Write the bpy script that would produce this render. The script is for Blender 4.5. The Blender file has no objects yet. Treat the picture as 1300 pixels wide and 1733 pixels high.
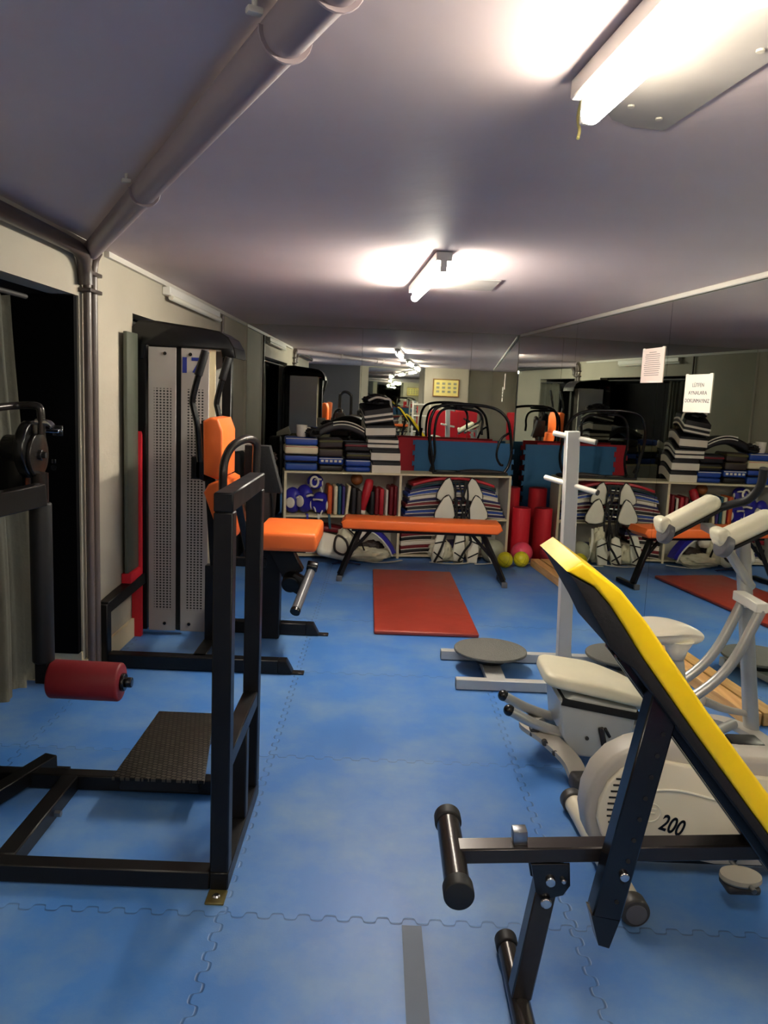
import bpy, bmesh, math, random
from mathutils import Matrix, Vector, Euler
random.seed(7)
scene = bpy.context.scene
COL = scene.collection
PI = math.pi

# ------------------------------------------------------------------ camera
camd = bpy.data.cameras.new('camera')
cam = bpy.data.objects.new('camera', camd); COL.objects.link(cam)
camd.sensor_fit = 'VERTICAL'; camd.sensor_height = 36.0
camd.lens = 1346.44 * 36.0 / 1733.0
camd.clip_start = 0.05; camd.clip_end = 200
_R = Vector((0.999131, 0.000865, 0.04167)); _U = Vector((-0.041353, 0.145494, 0.988495)); _F = Vector((0.005208, 0.989359, -0.145403))
cam.matrix_world = Matrix(((_R.x, _U.x, -_F.x, 0), (_R.y, _U.y, -_F.y, 0), (_R.z, _U.z, -_F.z, 1.4736), (0, 0, 0, 1)))
scene.camera = cam
# ------------------------------------------------------------------ world, view
w = bpy.data.worlds.new('world'); scene.world = w; w.use_nodes = True
w.node_tree.nodes['Background'].inputs[0].default_value = (0.55, 0.6, 0.7, 1)
w.node_tree.nodes['Background'].inputs[1].default_value = 0.02
scene.view_settings.view_transform = 'Standard'
scene.view_settings.look = 'None'
scene.view_settings.gamma = 1
scene.view_settings.use_curve_mapping = False
scene.view_settings.exposure = 2.12
LAMP_POWER = 22.0           # emission strength of the fluorescent tubes

# ------------------------------------------------------------------ room numbers
XL = -1.44; YB = 8.197; YR = -2.6; ZC = 2.13
MCOT = -0.1092
def xm(y): return 1.4455 + (y - 7.2146) * MCOT          # the mirror wall's face at depth y
MDIR = Vector((MCOT, 1, 0)).normalized()
MNRM = Vector((-MDIR.y, MDIR.x, 0))                        # points into the room

# ------------------------------------------------------------------ helpers
def lin(c):
    c = c / 255.0
    return c / 12.92 if c <= 0.04045 else ((c + 0.055) / 1.055) ** 2.4
def rgb(*c): return (lin(c[0]), lin(c[1]), lin(c[2]), 1)

MATS = {}
def mat(name, col, rough=0.5, metal=0.0, var=0.0, scale=8.0, bump=0.0, bscale=None, coat=0.0, emit=0.0, spec=None, detail=4):
    m = bpy.data.materials.new(name); m.use_nodes = True
    nt = m.node_tree; b = nt.nodes['Principled BSDF']
    b.inputs['Base Color'].default_value = rgb(*col)
    b.inputs['Roughness'].default_value = rough
    b.inputs['Metallic'].default_value = metal
    if spec is not None: b.inputs['Specular IOR Level'].default_value = spec
    if coat: b.inputs['Coat Weight'].default_value = coat
    if emit:
        b.inputs['Emission Color'].default_value = rgb(*col); b.inputs['Emission Strength'].default_value = emit
    tc = nt.nodes.new('ShaderNodeTexCoord')
    if var:
        n = nt.nodes.new('ShaderNodeTexNoise'); n.inputs['Scale'].default_value = scale; n.inputs['Detail'].default_value = detail
        nt.links.new(tc.outputs['Object'], n.inputs['Vector'])
        r = nt.nodes.new('ShaderNodeMapRange'); r.inputs['From Min'].default_value = 0.3; r.inputs['From Max'].default_value = 0.7
        r.inputs['To Min'].default_value = 1 - var; r.inputs['To Max'].default_value = 1 + var * 0.6
        nt.links.new(n.outputs['Fac'], r.inputs['Value'])
        mx = nt.nodes.new('ShaderNodeVectorMath'); mx.operation = 'SCALE'
        mx.inputs[0].default_value = rgb(*col)[:3]
        nt.links.new(r.outputs['Result'], mx.inputs['Scale'])
        nt.links.new(mx.outputs['Vector'], b.inputs['Base Color'])
        r2 = nt.nodes.new('ShaderNodeMapRange'); r2.inputs['To Min'].default_value = max(0, rough - 0.08); r2.inputs['To Max'].default_value = min(1, rough + 0.08)
        nt.links.new(n.outputs['Fac'], r2.inputs['Value']); nt.links.new(r2.outputs['Result'], b.inputs['Roughness'])
    if bump:
        n2 = nt.nodes.new('ShaderNodeTexNoise'); n2.inputs['Scale'].default_value = bscale or scale * 4; n2.inputs['Detail'].default_value = 6
        nt.links.new(tc.outputs['Object'], n2.inputs['Vector'])
        bp = nt.nodes.new('ShaderNodeBump'); bp.inputs['Strength'].default_value = bump; bp.inputs['Distance'].default_value = 0.01
        nt.links.new(n2.outputs['Fac'], bp.inputs['Height']); nt.links.new(bp.outputs['Normal'], b.inputs['Normal'])
    MATS[name] = m
    return m

class MB:
    def __init__(s): s.bm = bmesh.new()
    def _merge(s, tb, M=None):
        me = bpy.data.meshes.new('t'); tb.to_mesh(me); tb.free()
        if M is not None: me.transform(M)
        s.bm.from_mesh(me); bpy.data.meshes.remove(me); return s
    def box(s, c, size, rot=None, bev=0.0, seg=2):
        tb = bmesh.new(); bmesh.ops.create_cube(tb, size=1)
        for v in tb.verts: v.co = Vector((v.co.x * size[0], v.co.y * size[1], v.co.z * size[2]))
        if bev > 0:
            bmesh.ops.bevel(tb, geom=list(tb.edges), offset=min(bev, min(size) * 0.49), segments=seg, affect='EDGES', profile=0.5)
        M = Matrix.Translation(Vector(c))
        if rot is not None:
            M = M @ (rot.to_4x4() if isinstance(rot, Matrix) else Euler(rot).to_matrix().to_4x4())
        return s._merge(tb, M)
    def mm(s, x0, x1, y0, y1, z0, z1, bev=0.0):
        return s.box(((x0 + x1) / 2, (y0 + y1) / 2, (z0 + z1) / 2), (abs(x1 - x0), abs(y1 - y0), abs(z1 - z0)), None, bev, 1)
    def bar(s, p0, p1, wd, ht, up=(0, 0, 1), bev=0.004):
        p0, p1 = Vector(p0), Vector(p1); d = (p1 - p0); L = d.length; d.normalize()
        u = Vector(up); sd = d.cross(u)
        if sd.length < 1e-4: sd = d.cross(Vector((0, 1, 0)))
        sd.normalize(); u = sd.cross(d).normalized()
        R = Matrix((d, sd, u)).transposed()
        return s.box((p0 + p1) / 2, (L, wd, ht), R, min(bev, .0035), 1)
    def cyl(s, p0, p1, r0, r1=None, n=24, bev=0.0):
        if r1 is None: r1 = r0
        p0, p1 = Vector(p0), Vector(p1); d = p1 - p0; L = d.length
        b = min(bev, L * 0.45, r0 * 0.9, r1 * 0.9) if bev else 0
        prof = [(0, 0)]
        if b:
            for k in range(4):
                a = k / 3 * PI / 2; prof.append((b - b * math.cos(a), r0 - b + b * math.sin(a)))
            for k in range(4):
                a = k / 3 * PI / 2; prof.append((L - b + b * math.sin(a), r1 - b + b * math.cos(a)))
        else: prof += [(0, r0), (L, r1)]
        prof.append((L, 0))
        tb = bmesh.new(); rings = []
        for z, r in prof:
            if r < 1e-6: rings.append([tb.verts.new((0, 0, z))])
            else: rings.append([tb.verts.new((r * math.cos(2 * PI * k / n), r * math.sin(2 * PI * k / n), z)) for k in range(n)])
        s._rings(tb, rings, n)
        q = Vector((0, 0, 1)).rotation_difference(d.normalized()).to_matrix().to_4x4()
        return s._merge(tb, Matrix.Translation(p0) @ q)
    def _rings(s, tb, rings, n):
        for a, b in zip(rings, rings[1:]):
            for k in range(n):
                k2 = (k + 1) % n
                if len(a) == 1 and len(b) == 1: continue
                if len(a) == 1: tb.faces.new((a[0], b[k2], b[k]))
                elif len(b) == 1: tb.faces.new((a[k], a[k2], b[0]))
                else: tb.faces.new((a[k], a[k2], b[k2], b[k]))
    def lathe(s, prof, c, n=32, rot=None, scale=(1, 1, 1)):
        tb = bmesh.new(); rings = []
        for r, z in prof:
            if r < 1e-6: rings.append([tb.verts.new((0, 0, z))])
            else: rings.append([tb.verts.new((r * math.cos(2 * PI * k / n), r * math.sin(2 * PI * k / n), z)) for k in range(n)])
        s._rings(tb, rings, n)
        bmesh.ops.recalc_face_normals(tb, faces=tb.faces)
        M = Matrix.Translation(Vector(c))
        if rot: M = M @ Euler(rot).to_matrix().to_4x4()
        return s._merge(tb, M @ Matrix.Diagonal((*scale, 1)))
    def tube(s, pts, r, n=12, closed=False, smooth=6, sq=None, caps=True):
        P = [Vector(p) for p in pts]
        if smooth and len(P) > 2:
            Q = []; m = len(P)
            rng = m if closed else m - 1
            for i in range(rng):
                p0 = P[i - 1] if (i > 0 or closed) else P[0] * 2 - P[1]
                p1 = P[i]; p2 = P[(i + 1) % m]
                p3 = P[(i + 2) % m] if (i + 2 < m or closed) else P[-1] * 2 - P[-2]
                for k in range(smooth):
                    t = k / smooth
                    Q.append(0.5 * ((2 * p1) + (p2 - p0) * t + (2 * p0 - 5 * p1 + 4 * p2 - p3) * t * t + (3 * p1 - p0 - 3 * p2 + p3) * t ** 3))
            if not closed: Q.append(P[-1])
            P = Q
        m = len(P); tb = bmesh.new(); rings = []
        tan = []
        for i in range(m):
            a = P[i - 1] if (i > 0 or closed) else P[i]; b = P[(i + 1) % m] if (i < m - 1 or closed) else P[i]
            tan.append((b - a).normalized())
        ref = Vector((0, 0, 1))
        if abs(tan[0].dot(ref)) > 0.95: ref = Vector((0, 1, 0))
        nrm = (ref - tan[0] * ref.dot(tan[0])).normalized()
        for i in range(m):
            nrm = (nrm - tan[i] * nrm.dot(tan[i])).normalized(); bi = tan[i].cross(nrm)
            ring = []
            if sq:
                for a, b in ((1, 1), (-1, 1), (-1, -1), (1, -1)): ring.append(tb.verts.new(P[i] + bi * (a * sq[0] / 2) + nrm * (b * sq[1] / 2)))
            else:
                rr = r(i / (m - 1)) if callable(r) else r
                for k in range(n):
                    a = 2 * PI * k / n; ring.append(tb.verts.new(P[i] + nrm * (rr * math.cos(a)) + bi * (rr * math.sin(a))))
            rings.append(ring)
        N = 4 if sq else n
        for i in range(m if closed else m - 1):
            a, b = rings[i], rings[(i + 1) % m]
            for k in range(N): tb.faces.new((a[k], a[(k + 1) % N], b[(k + 1) % N], b[k]))
        if not closed and caps:
            tb.faces.new(list(reversed(rings[0]))); tb.faces.new(rings[-1])
        bmesh.ops.recalc_face_normals(tb, faces=tb.faces)
        return s._merge(tb)
    def prism(s, pts, d0, d1, plane='xz', bev=0.0, M=None, seg=2):
        tb = bmesh.new()
        def mk(p, d):
            if plane == 'xz': return (p[0], d, p[1])
            if plane == 'xy': return (p[0], p[1], d)
            return (d, p[0], p[1])
        a = [tb.verts.new(mk(p, d0)) for p in pts]; b = [tb.verts.new(mk(p, d1)) for p in pts]
        n = len(pts)
        fa = tb.faces.new(a); fb = tb.faces.new(list(reversed(b)))
        for k in range(n): tb.faces.new((a[k], b[k], b[(k + 1) % n], a[(k + 1) % n]))
        bmesh.ops.recalc_face_normals(tb, faces=tb.faces)
        if bev:
            ed = [e for e in tb.edges if (e in set(fa.edges) or e in set(fb.edges))]
            bmesh.ops.bevel(tb, geom=ed, offset=bev, segments=seg, affect='EDGES', profile=0.5)
        return s._merge(tb, M)
    def ball(s, c, r, scale=(1, 1, 1), rot=None, u=24, v=16):
        tb = bmesh.new(); bmesh.ops.create_uvsphere(tb, u_segments=u, v_segments=v, radius=r)
        M = Matrix.Translation(Vector(c))
        if rot: M = M @ Euler(rot).to_matrix().to_4x4()
        return s._merge(tb, M @ Matrix.Diagonal((*scale, 1)))
    def blob(s, c, size, seed=0, amp=0.15, freq=3.0, rot=None, flat=True):
        from mathutils import noise
        tb = bmesh.new(); bmesh.ops.create_icosphere(tb, subdivisions=4, radius=1)
        off = Vector((seed * 3.7, seed * 1.3, seed * 5.1))
        for v in tb.verts:
            n = noise.noise(v.co * freq + off) + 0.5 * noise.noise(v.co * freq * 2.3 + off)
            rdg = 1 - abs(noise.noise(v.co * freq * 1.4 - off)) * 2
            v.co = v.co * (1 + amp * n + amp * 0.5 * rdg)
            v.co = Vector((v.co.x * size[0], v.co.y * size[1], v.co.z * size[2]))
            if flat and v.co.z < -size[2] * 0.9: v.co.z = -size[2] * 0.9
        M = Matrix.Translation(Vector(c))
        if rot: M = M @ Euler(rot).to_matrix().to_4x4()
        return s._merge(tb, M)
    def build(s, name, material, parent=None, xf=None, origin=None, sharp=38, keep=False):
        bm = s.bm
        if xf is not None: bm.transform(xf)
        if parent is not None: off = wloc(parent)
        elif origin is not None: off = Vector(origin)
        else:
            xs = [v.co.x for v in bm.verts]; ys = [v.co.y for v in bm.verts]; zs = [v.co.z for v in bm.verts]
            off = Vector(((min(xs) + max(xs)) / 2, (min(ys) + max(ys)) / 2, min(zs)))
        bm.transform(Matrix.Translation(-off))
        bm.normal_update()
        lim = math.radians(sharp)
        for e in bm.edges:
            if len(e.link_faces) == 2 and e.calc_face_angle(0) > lim: e.smooth = False
        for f in bm.faces: f.smooth = True
        me = bpy.data.meshes.new(name); bm.to_mesh(me); bm.free()
        me.materials.append(MATS[material] if isinstance(material, str) else material)
        o = bpy.data.objects.new(name, me); COL.objects.link(o)
        if parent is not None: o.parent = parent; o['_o'] = list(off)
        else: o.location = off; o['_o'] = list(off)
        ALL.append(o)
        return o
ALL = []
def wloc(o): return Vector(o['_o'])
def thing(name, label, cat, loc, group=None):
    o = bpy.data.objects.new(name, None); COL.objects.link(o); o.location = loc; o['_o'] = list(loc)
    o.empty_display_size = 0.1
    o['label'] = label; o['category'] = cat
    if group: o['group'] = group
    ALL.append(o); return o
def tag(o, label, cat, group=None, kind=None):
    o['label'] = label; o['category'] = cat
    if group: o['group'] = group
    if kind: o['kind'] = kind
    return o
def struct(o, label=None, cat=None):
    o['kind'] = 'structure'
    if label: o['label'] = label; o['category'] = cat or o.name.split('_')[0]
    return o
def text(name, body, size, M, material, parent, ext=0.0008, align='CENTER', shear=0.0, xs=1.0, bold=0.0):
    cu = bpy.data.curves.new(name, 'FONT'); cu.body = body; cu.size = size; cu.extrude = ext; cu.align_x = align; cu.align_y = 'CENTER'; cu.shear = shear; cu.offset = bold
    t = bpy.data.objects.new(name, cu); COL.objects.link(t)
    dg = bpy.context.evaluated_depsgraph_get(); dg.update()
    me = bpy.data.meshes.new_from_object(t.evaluated_get(dg)); bpy.data.objects.remove(t)
    me.transform(Matrix.Translation(-wloc(parent)) @ M @ Matrix.Diagonal((xs, 1, 1, 1)))
    me.materials.clear(); me.materials.append(MATS[material])
    o = bpy.data.objects.new(name, me); COL.objects.link(o); o.parent = parent; o['_o'] = list(wloc(parent)); ALL.append(o)
    return o
def face(o, ex, ez):            # matrix whose local x->ex, y->ez (up), z->normal
    ex, ez = Vector(ex).normalized(), Vector(ez).normalized(); n = ex.cross(ez)
    M = Matrix((ex, ez, n)).transposed().to_4x4(); M.translation = Vector(o); return M

# ------------------------------------------------------------------ materials
mat('wall_paint', (176, 168, 150), 0.75, var=0.10, scale=1.3, bump=0.12, bscale=40)
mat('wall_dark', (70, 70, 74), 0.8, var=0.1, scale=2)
mat('ceiling_paint', (204, 188, 190), 0.62, var=0.08, scale=1.1, bump=0.15, bscale=12, detail=6)
mat('ceiling_patch', (158, 152, 148), 0.7, var=0.12, scale=5)
mat('pipe_paint', (98, 86, 80), 0.35, var=0.06)
mat('pipe_dark', (70, 60, 56), 0.4)
mat('trim_white', (205, 200, 190), 0.5)
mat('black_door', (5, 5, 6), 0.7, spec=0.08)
mat('chrome', (200, 200, 200), 0.22, 1.0)
mat('steel', (150, 152, 155), 0.35, 1.0)
mat('curtain', (128, 126, 112), 0.85, var=0.12, scale=5, bump=0.2, bscale=60)
mat('board_green', (82, 86, 74), 0.4)
mat('black_steel', (11, 11, 12), 0.4, var=0.15, scale=14, spec=0.32)
mat('black_gloss', (10, 10, 11), 0.25)
mat('black_matte', (8, 8, 8), 0.75, bump=0.15, bscale=90)
mat('black_rubber', (14, 14, 14), 0.55)
mat('grey_grip', (92, 92, 96), 0.3)
mat('gunmetal', (58, 54, 52), 0.25, 0.6)
mat('orange_vinyl', (240, 112, 44), 0.42, var=0.03, bump=0.05, bscale=60)
mat('red_vinyl', (150, 54, 40), 0.38, var=0.12, scale=4, bump=0.5, bscale=6)
mat('red_foam', (124, 22, 30), 0.55, var=0.06)
mat('red_bright', (208, 22, 40), 0.6, var=0.06)
mat('red_mat_foam', (196, 34, 48), 0.7)
mat('blue_mat_foam', (56, 116, 164), 0.7, var=0.05)
mat('yellow_vinyl', (246, 208, 8), 0.38, var=0.04, bump=0.12, bscale=18)
mat('grey_paint', (186, 186, 182), 0.4, 0.15)
mat('silver_plastic', (188, 190, 184), 0.35, 0.25)
mat('silver_tube', (178, 178, 172), 0.3, 0.45)
mat('cream_plastic', (226, 216, 190), 0.4)
mat('cream_light', (232, 226, 206), 0.35)
mat('warm_grey_plastic', (176, 170, 158), 0.45)
mat('dark_plastic', (60, 58, 56), 0.45)
mat('cream_vinyl', (224, 218, 190), 0.4, var=0.05, bump=0.25, bscale=9)
mat('white_paint', (226, 222, 208), 0.4)
mat('shelf_board', (222, 208, 172), 0.55)
mat('shelf_side', (198, 194, 182), 0.6)
mat('pad_white', (228, 218, 200), 0.6, var=0.05)
mat('pad_black', (20, 16, 18), 0.5)
mat('pad_brown', (52, 40, 34), 0.55)
mat('pad_blue', (28, 66, 150), 0.45)
mat('pad_navy', (34, 30, 84), 0.5)
mat('pad_teal', (24, 80, 98), 0.5)
mat('pad_olive', (88, 82, 40), 0.6)
mat('pad_red', (178, 24, 38), 0.45)
mat('pad_crimson', (116, 14, 26), 0.45)
mat('pad_orange', (206, 88, 28), 0.5)
mat('pad_cream', (228, 214, 176), 0.55)
mat('pad_purple', (62, 48, 116), 0.5)
mat('helmet_blue', (40, 36, 148), 0.35)
mat('brown_leather', (150, 84, 34), 0.5, var=0.3, scale=12)
mat('cloth_white', (222, 214, 184), 0.85, var=0.1, scale=8, bump=0.4, bscale=14)
mat('strap_black', (18, 15, 14), 0.7)
mat('strap_white', (224, 220, 206), 0.7)
mat('ball_yellow', (214, 200, 24), 0.45, var=0.15, scale=14)
mat('ball_pink', (222, 70, 96), 0.4)
mat('ball_grey', (150, 150, 128), 0.5)
mat('paper', (236, 228, 214), 0.8)
mat('paper_pink', (238, 218, 208), 0.8)
mat('ink_grey', (120, 112, 108), 0.8)
mat('ink_dark', (70, 68, 72), 0.8)
mat('blue_paint', (30, 44, 130), 0.5)
mat('picture_paper', (232, 216, 130), 0.6)
mat('pedal_grey', (168, 164, 150), 0.45)
mat('tube_cap', (200, 190, 120), 0.5)
mat('green_tag', (190, 200, 30), 0.5)
mat('emit_tube_old', (255, 246, 226), 0.5, emit=LAMP_POWER * 0.78)
mat('emit_tube', (255, 246, 226), 0.5, emit=LAMP_POWER)
mat('emit_tube_new', (255, 248, 232), 0.5, emit=LAMP_POWER * 1.9)
mat('pipe_ceiling', (150, 136, 140), 0.5)
mat('brass_plate', (110, 100, 58), 0.4, 0.5)
mat('lamp_body', (224, 222, 214), 0.4)
mat('dead_tube', (226, 222, 206), 0.4)

def mirror_mat(name, col=(0.80, 0.84, 0.78), rough=0.012):
    m = bpy.data.materials.new(name); m.use_nodes = True; b = m.node_tree.nodes['Principled BSDF']
    b.inputs['Base Color'].default_value = (*col, 1); b.inputs['Metallic'].default_value = 1; b.inputs['Roughness'].default_value = rough
    MATS[name] = m
mirror_mat('mirror_glass')

def wood_mat(name, c1, c2):
    m = bpy.data.materials.new(name); m.use_nodes = True; nt = m.node_tree; b = nt.nodes['Principled BSDF']
    tc = nt.nodes.new('ShaderNodeTexCoord'); mp = nt.nodes.new('ShaderNodeMapping'); mp.inputs['Scale'].default_value = (14, 0.9, 14)
    n = nt.nodes.new('ShaderNodeTexNoise'); n.inputs['Scale'].default_value = 2.2; n.inputs['Detail'].default_value = 5
    cr = nt.nodes.new('ShaderNodeValToRGB'); cr.color_ramp.elements[0].color = rgb(*c1); cr.color_ramp.elements[1].color = rgb(*c2)
    cr.color_ramp.elements[0].position = 0.35; cr.color_ramp.elements[1].position = 0.65
    nt.links.new(tc.outputs['Object'], mp.inputs['Vector']); nt.links.new(mp.outputs['Vector'], n.inputs['Vector'])
    nt.links.new(n.outputs['Fac'], cr.inputs['Fac']); nt.links.new(cr.outputs['Color'], b.inputs['Base Color'])
    b.inputs['Roughness'].default_value = 0.45
    MATS[name] = m
wood_mat('wood', (206, 152, 88), (232, 186, 120))
wood_mat('wood_dark', (120, 78, 40), (150, 100, 54))

def node_math(nt, op, a, b=None, c=None):
    n = nt.nodes.new('ShaderNodeMath'); n.operation = op
    for i, v in enumerate((a, b, c)):
        if v is None: continue
        if isinstance(v, (int, float)): n.inputs[i].default_value = v
        else: nt.links.new(v, n.inputs[i])
    return n.outputs[0]

def floor_mat():
    m = bpy.data.materials.new('puzzle_floor'); m.use_nodes = True; nt = m.node_tree; b = nt.nodes['Principled BSDF']
    geo = nt.nodes.new('ShaderNodeNewGeometry'); sp = nt.nodes.new('ShaderNodeSeparateXYZ'); nt.links.new(geo.outputs['Position'], sp.inputs[0])
    X, Y = sp.outputs[0], sp.outputs[1]
    TX, TY = -0.402, 2.064
    def joint(a, off, bb):
        # interlocking teeth: the joint line steps from side to side along the other axis
        s = node_math(nt, 'SINE', node_math(nt, 'MULTIPLY', bb, 2 * PI / 0.075))
        sg = node_math(nt, 'MULTIPLY', node_math(nt, 'ARCTANGENT', node_math(nt, 'MULTIPLY', s, 6)), 0.0085)
        sh = node_math(nt, 'ADD', node_math(nt, 'SUBTRACT', a, off), sg)
        fr = node_math(nt, 'SUBTRACT', sh, node_math(nt, 'ROUND', sh))
        return node_math(nt, 'ABSOLUTE', fr), node_math(nt, 'FLOOR', sh), s
    jx, ix, sx_ = joint(X, TX, Y); jy, iy, sy_ = joint(Y, TY, X)
    dmin = node_math(nt, 'MINIMUM', jx, jy)
    line = nt.nodes.new('ShaderNodeMapRange'); line.interpolation_type = 'SMOOTHSTEP'
    line.inputs['From Min'].default_value = 0.0015; line.inputs['From Max'].default_value = 0.005
    nt.links.new(dmin, line.inputs['Value'])
    # per tile tint
    cx = nt.nodes.new('ShaderNodeCombineXYZ'); nt.links.new(ix, cx.inputs[0]); nt.links.new(iy, cx.inputs[1])
    wn = nt.nodes.new('ShaderNodeTexWhiteNoise'); nt.links.new(cx.outputs[0], wn.inputs['Vector'])
    tint = node_math(nt, 'MULTIPLY_ADD', wn.outputs['Value'], 0.16, 0.92)
    ns = nt.nodes.new('ShaderNodeTexNoise'); ns.inputs['Scale'].default_value = 2.6; ns.inputs['Detail'].default_value = 8; ns.inputs['Roughness'].default_value = 0.65
    nt.links.new(geo.outputs['Position'], ns.inputs['Vector'])
    worn = nt.nodes.new('ShaderNodeMapRange'); worn.inputs['From Min'].default_value = 0.42; worn.inputs['From Max'].default_value = 0.72
    nt.links.new(ns.outputs['Fac'], worn.inputs['Value'])
    mix = nt.nodes.new('ShaderNodeMix'); mix.data_type = 'RGBA'
    mix.inputs['A'].default_value = rgb(66, 122, 194); mix.inputs['B'].default_value = rgb(124, 156, 186)
    nt.links.new(node_math(nt, 'MULTIPLY', worn.outputs[0], 0.75), mix.inputs['Factor'])
    sc = nt.nodes.new('ShaderNodeVectorMath'); sc.operation = 'SCALE'
    nt.links.new(mix.outputs['Result'], sc.inputs[0]); nt.links.new(tint, sc.inputs['Scale'])
    # joint darkening, visible where the mats have drawn apart
    vis = nt.nodes.new('ShaderNodeTexNoise'); vis.inputs['Scale'].default_value = 3.1; nt.links.new(geo.outputs['Position'], vis.inputs['Vector'])
    vr = nt.nodes.new('ShaderNodeMapRange'); vr.inputs['From Min'].default_value = 0.35; vr.inputs['From Max'].default_value = 0.6
    vr.inputs['To Min'].default_value = 0.80; vr.inputs['To Max'].default_value = 0.5
    nt.links.new(vis.outputs['Fac'], vr.inputs['Value'])
    jm = nt.nodes.new('ShaderNodeMix'); jm.data_type = 'FLOAT'
    nt.links.new(line.outputs[0], jm.inputs['Factor']); nt.links.new(vr.outputs[0], jm.inputs['A']); jm.inputs['B'].default_value = 1.0
    sc2 = nt.nodes.new('ShaderNodeVectorMath'); sc2.operation = 'SCALE'
    nt.links.new(sc.outputs[0], sc2.inputs[0]); nt.links.new(jm.outputs['Result'], sc2.inputs['Scale'])
    nt.links.new(sc2.outputs[0], b.inputs['Base Color'])
    rr = nt.nodes.new('ShaderNodeMapRange'); rr.inputs['To Min'].default_value = 0.34; rr.inputs['To Max'].default_value = 0.55
    nt.links.new(ns.outputs['Fac'], rr.inputs['Value']); nt.links.new(rr.outputs[0], b.inputs['Roughness'])
    fine = nt.nodes.new('ShaderNodeTexNoise'); fine.inputs['Scale'].default_value = 160; nt.links.new(geo.outputs['Position'], fine.inputs['Vector'])
    h = node_math(nt, 'ADD', node_math(nt, 'MULTIPLY', fine.outputs['Fac'], 0.12), node_math(nt, 'ADD', line.outputs[0], node_math(nt, 'MULTIPLY', ns.outputs['Fac'], 0.6)))
    bp = nt.nodes.new('ShaderNodeBump'); bp.inputs['Strength'].default_value = 0.35; bp.inputs['Distance'].default_value = 0.004
    nt.links.new(h, bp.inputs['Height']); nt.links.new(bp.outputs['Normal'], b.inputs['Normal'])
    MATS['floor'] = m
floor_mat()

def perf_mat():
    m = bpy.data.materials.new('perforated_metal'); m.use_nodes = True; nt = m.node_tree; b = nt.nodes['Principled BSDF']
    tc = nt.nodes.new('ShaderNodeTexCoord'); sp = nt.nodes.new('ShaderNodeSeparateXYZ'); nt.links.new(tc.outputs['Object'], sp.inputs[0])
    def cell(v, p): 
        q = node_math(nt, 'DIVIDE', v, p); return node_math(nt, 'SUBTRACT', node_math(nt, 'SUBTRACT', q, node_math(nt, 'FLOOR', q)), 0.5)
    cx, cz = cell(sp.outputs[0], 0.02), cell(sp.outputs[2], 0.0165)
    d = node_math(nt, 'SQRT', node_math(nt, 'ADD', node_math(nt, 'MULTIPLY', cx, cx), node_math(nt, 'MULTIPLY', cz, cz)))
    hole = node_math(nt, 'LESS_THAN', d, 0.30)
    zmask = node_math(nt, 'MULTIPLY', node_math(nt, 'GREATER_THAN', sp.outputs[2], 0.16), node_math(nt, 'LESS_THAN', sp.outputs[2], 1.46))
    def band(c): return node_math(nt, 'LESS_THAN', node_math(nt, 'ABSOLUTE', node_math(nt, 'SUBTRACT', sp.outputs[0], c)), 0.05)
    xmask = node_math(nt, 'ADD', band(-0.078), band(0.11))
    hole = node_math(nt, 'MULTIPLY', hole, node_math(nt, 'MULTIPLY', zmask, node_math(nt, 'MINIMUM', xmask, 1.0)))
    mx = nt.nodes.new('ShaderNodeMix'); mx.data_type = 'RGBA'; mx.inputs['A'].default_value = rgb(172, 166, 160); mx.inputs['B'].default_value = rgb(30, 28, 28)
    nt.links.new(hole, mx.inputs['Factor']); nt.links.new(mx.outputs['Result'], b.inputs['Base Color'])
    b.inputs['Roughness'].default_value = 0.5; b.inputs['Metallic'].default_value = 0.1
    MATS['perforated'] = m
perf_mat()

def tread_mat():
    m = bpy.data.materials.new('tread_plate'); m.use_nodes = True; nt = m.node_tree; b = nt.nodes['Principled BSDF']
    tc = nt.nodes.new('ShaderNodeTexCoord')
    w1 = nt.nodes.new('ShaderNodeTexBrick'); w1.inputs['Scale'].default_value = 24
    mp = nt.nodes.new('ShaderNodeMapping'); mp.inputs['Rotation'].default_value = (0, 0, 0.35)
    w1.inputs['Color1'].default_value = rgb(84, 80, 70); w1.inputs['Color2'].default_value = rgb(62, 58, 50); w1.inputs['Mortar'].default_value = rgb(16, 15, 14)
    w1.inputs['Mortar Size'].default_value = 0.07; w1.inputs['Row Height'].default_value = 0.4
    nt.links.new(tc.outputs['Object'], mp.inputs['Vector']); nt.links.new(mp.outputs['Vector'], w1.inputs['Vector'])
    nt.links.new(w1.outputs['Color'], b.inputs['Base Color'])
    b.inputs['Roughness'].default_value = 0.4; b.inputs['Metallic'].default_value = 0.5
    bp = nt.nodes.new('ShaderNodeBump'); bp.inputs['Strength'].default_value = 0.6; bp.inputs['Distance'].default_value = 0.004; bp.invert = True
    nt.links.new(w1.outputs['Fac'], bp.inputs['Height']); nt.links.new(bp.outputs['Normal'], b.inputs['Normal'])
    MATS['tread'] = m
tread_mat()
mat('disc_rubber', (98, 98, 92), 0.7, bump=0.4, bscale=120)

# ================================================================== THE ROOM
def slab(name, pts, z0, z1, m, **k):
    b = MB(); b.prism(pts, z0, z1, 'xy'); return struct(b.build(name, m, origin=(0, 0, 0), **k))
xr0, xr1 = xm(YR), xm(YB)
slab('floor', [(-3.2, YR - .1), (xr0 + .2, YR - .1), (xr1 + .2, YB + .15), (XL - .35, YB + .15), (XL - .35, 3.95), (-2.45, 3.95), (-2.45, 1.3), (-3.2, 1.3)], -0.06, 0.0, 'floor')
slab('ceiling', [(-3.2, YR - .1), (xr0 + .2, YR - .1), (xr1 + .2, YB + .15), (XL - .35, YB + .15), (XL - .35, 3.95), (-2.45, 3.95), (-2.45, 1.3), (-3.2, 1.3)], ZC, ZC + 0.08, 'ceiling_paint')
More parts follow.
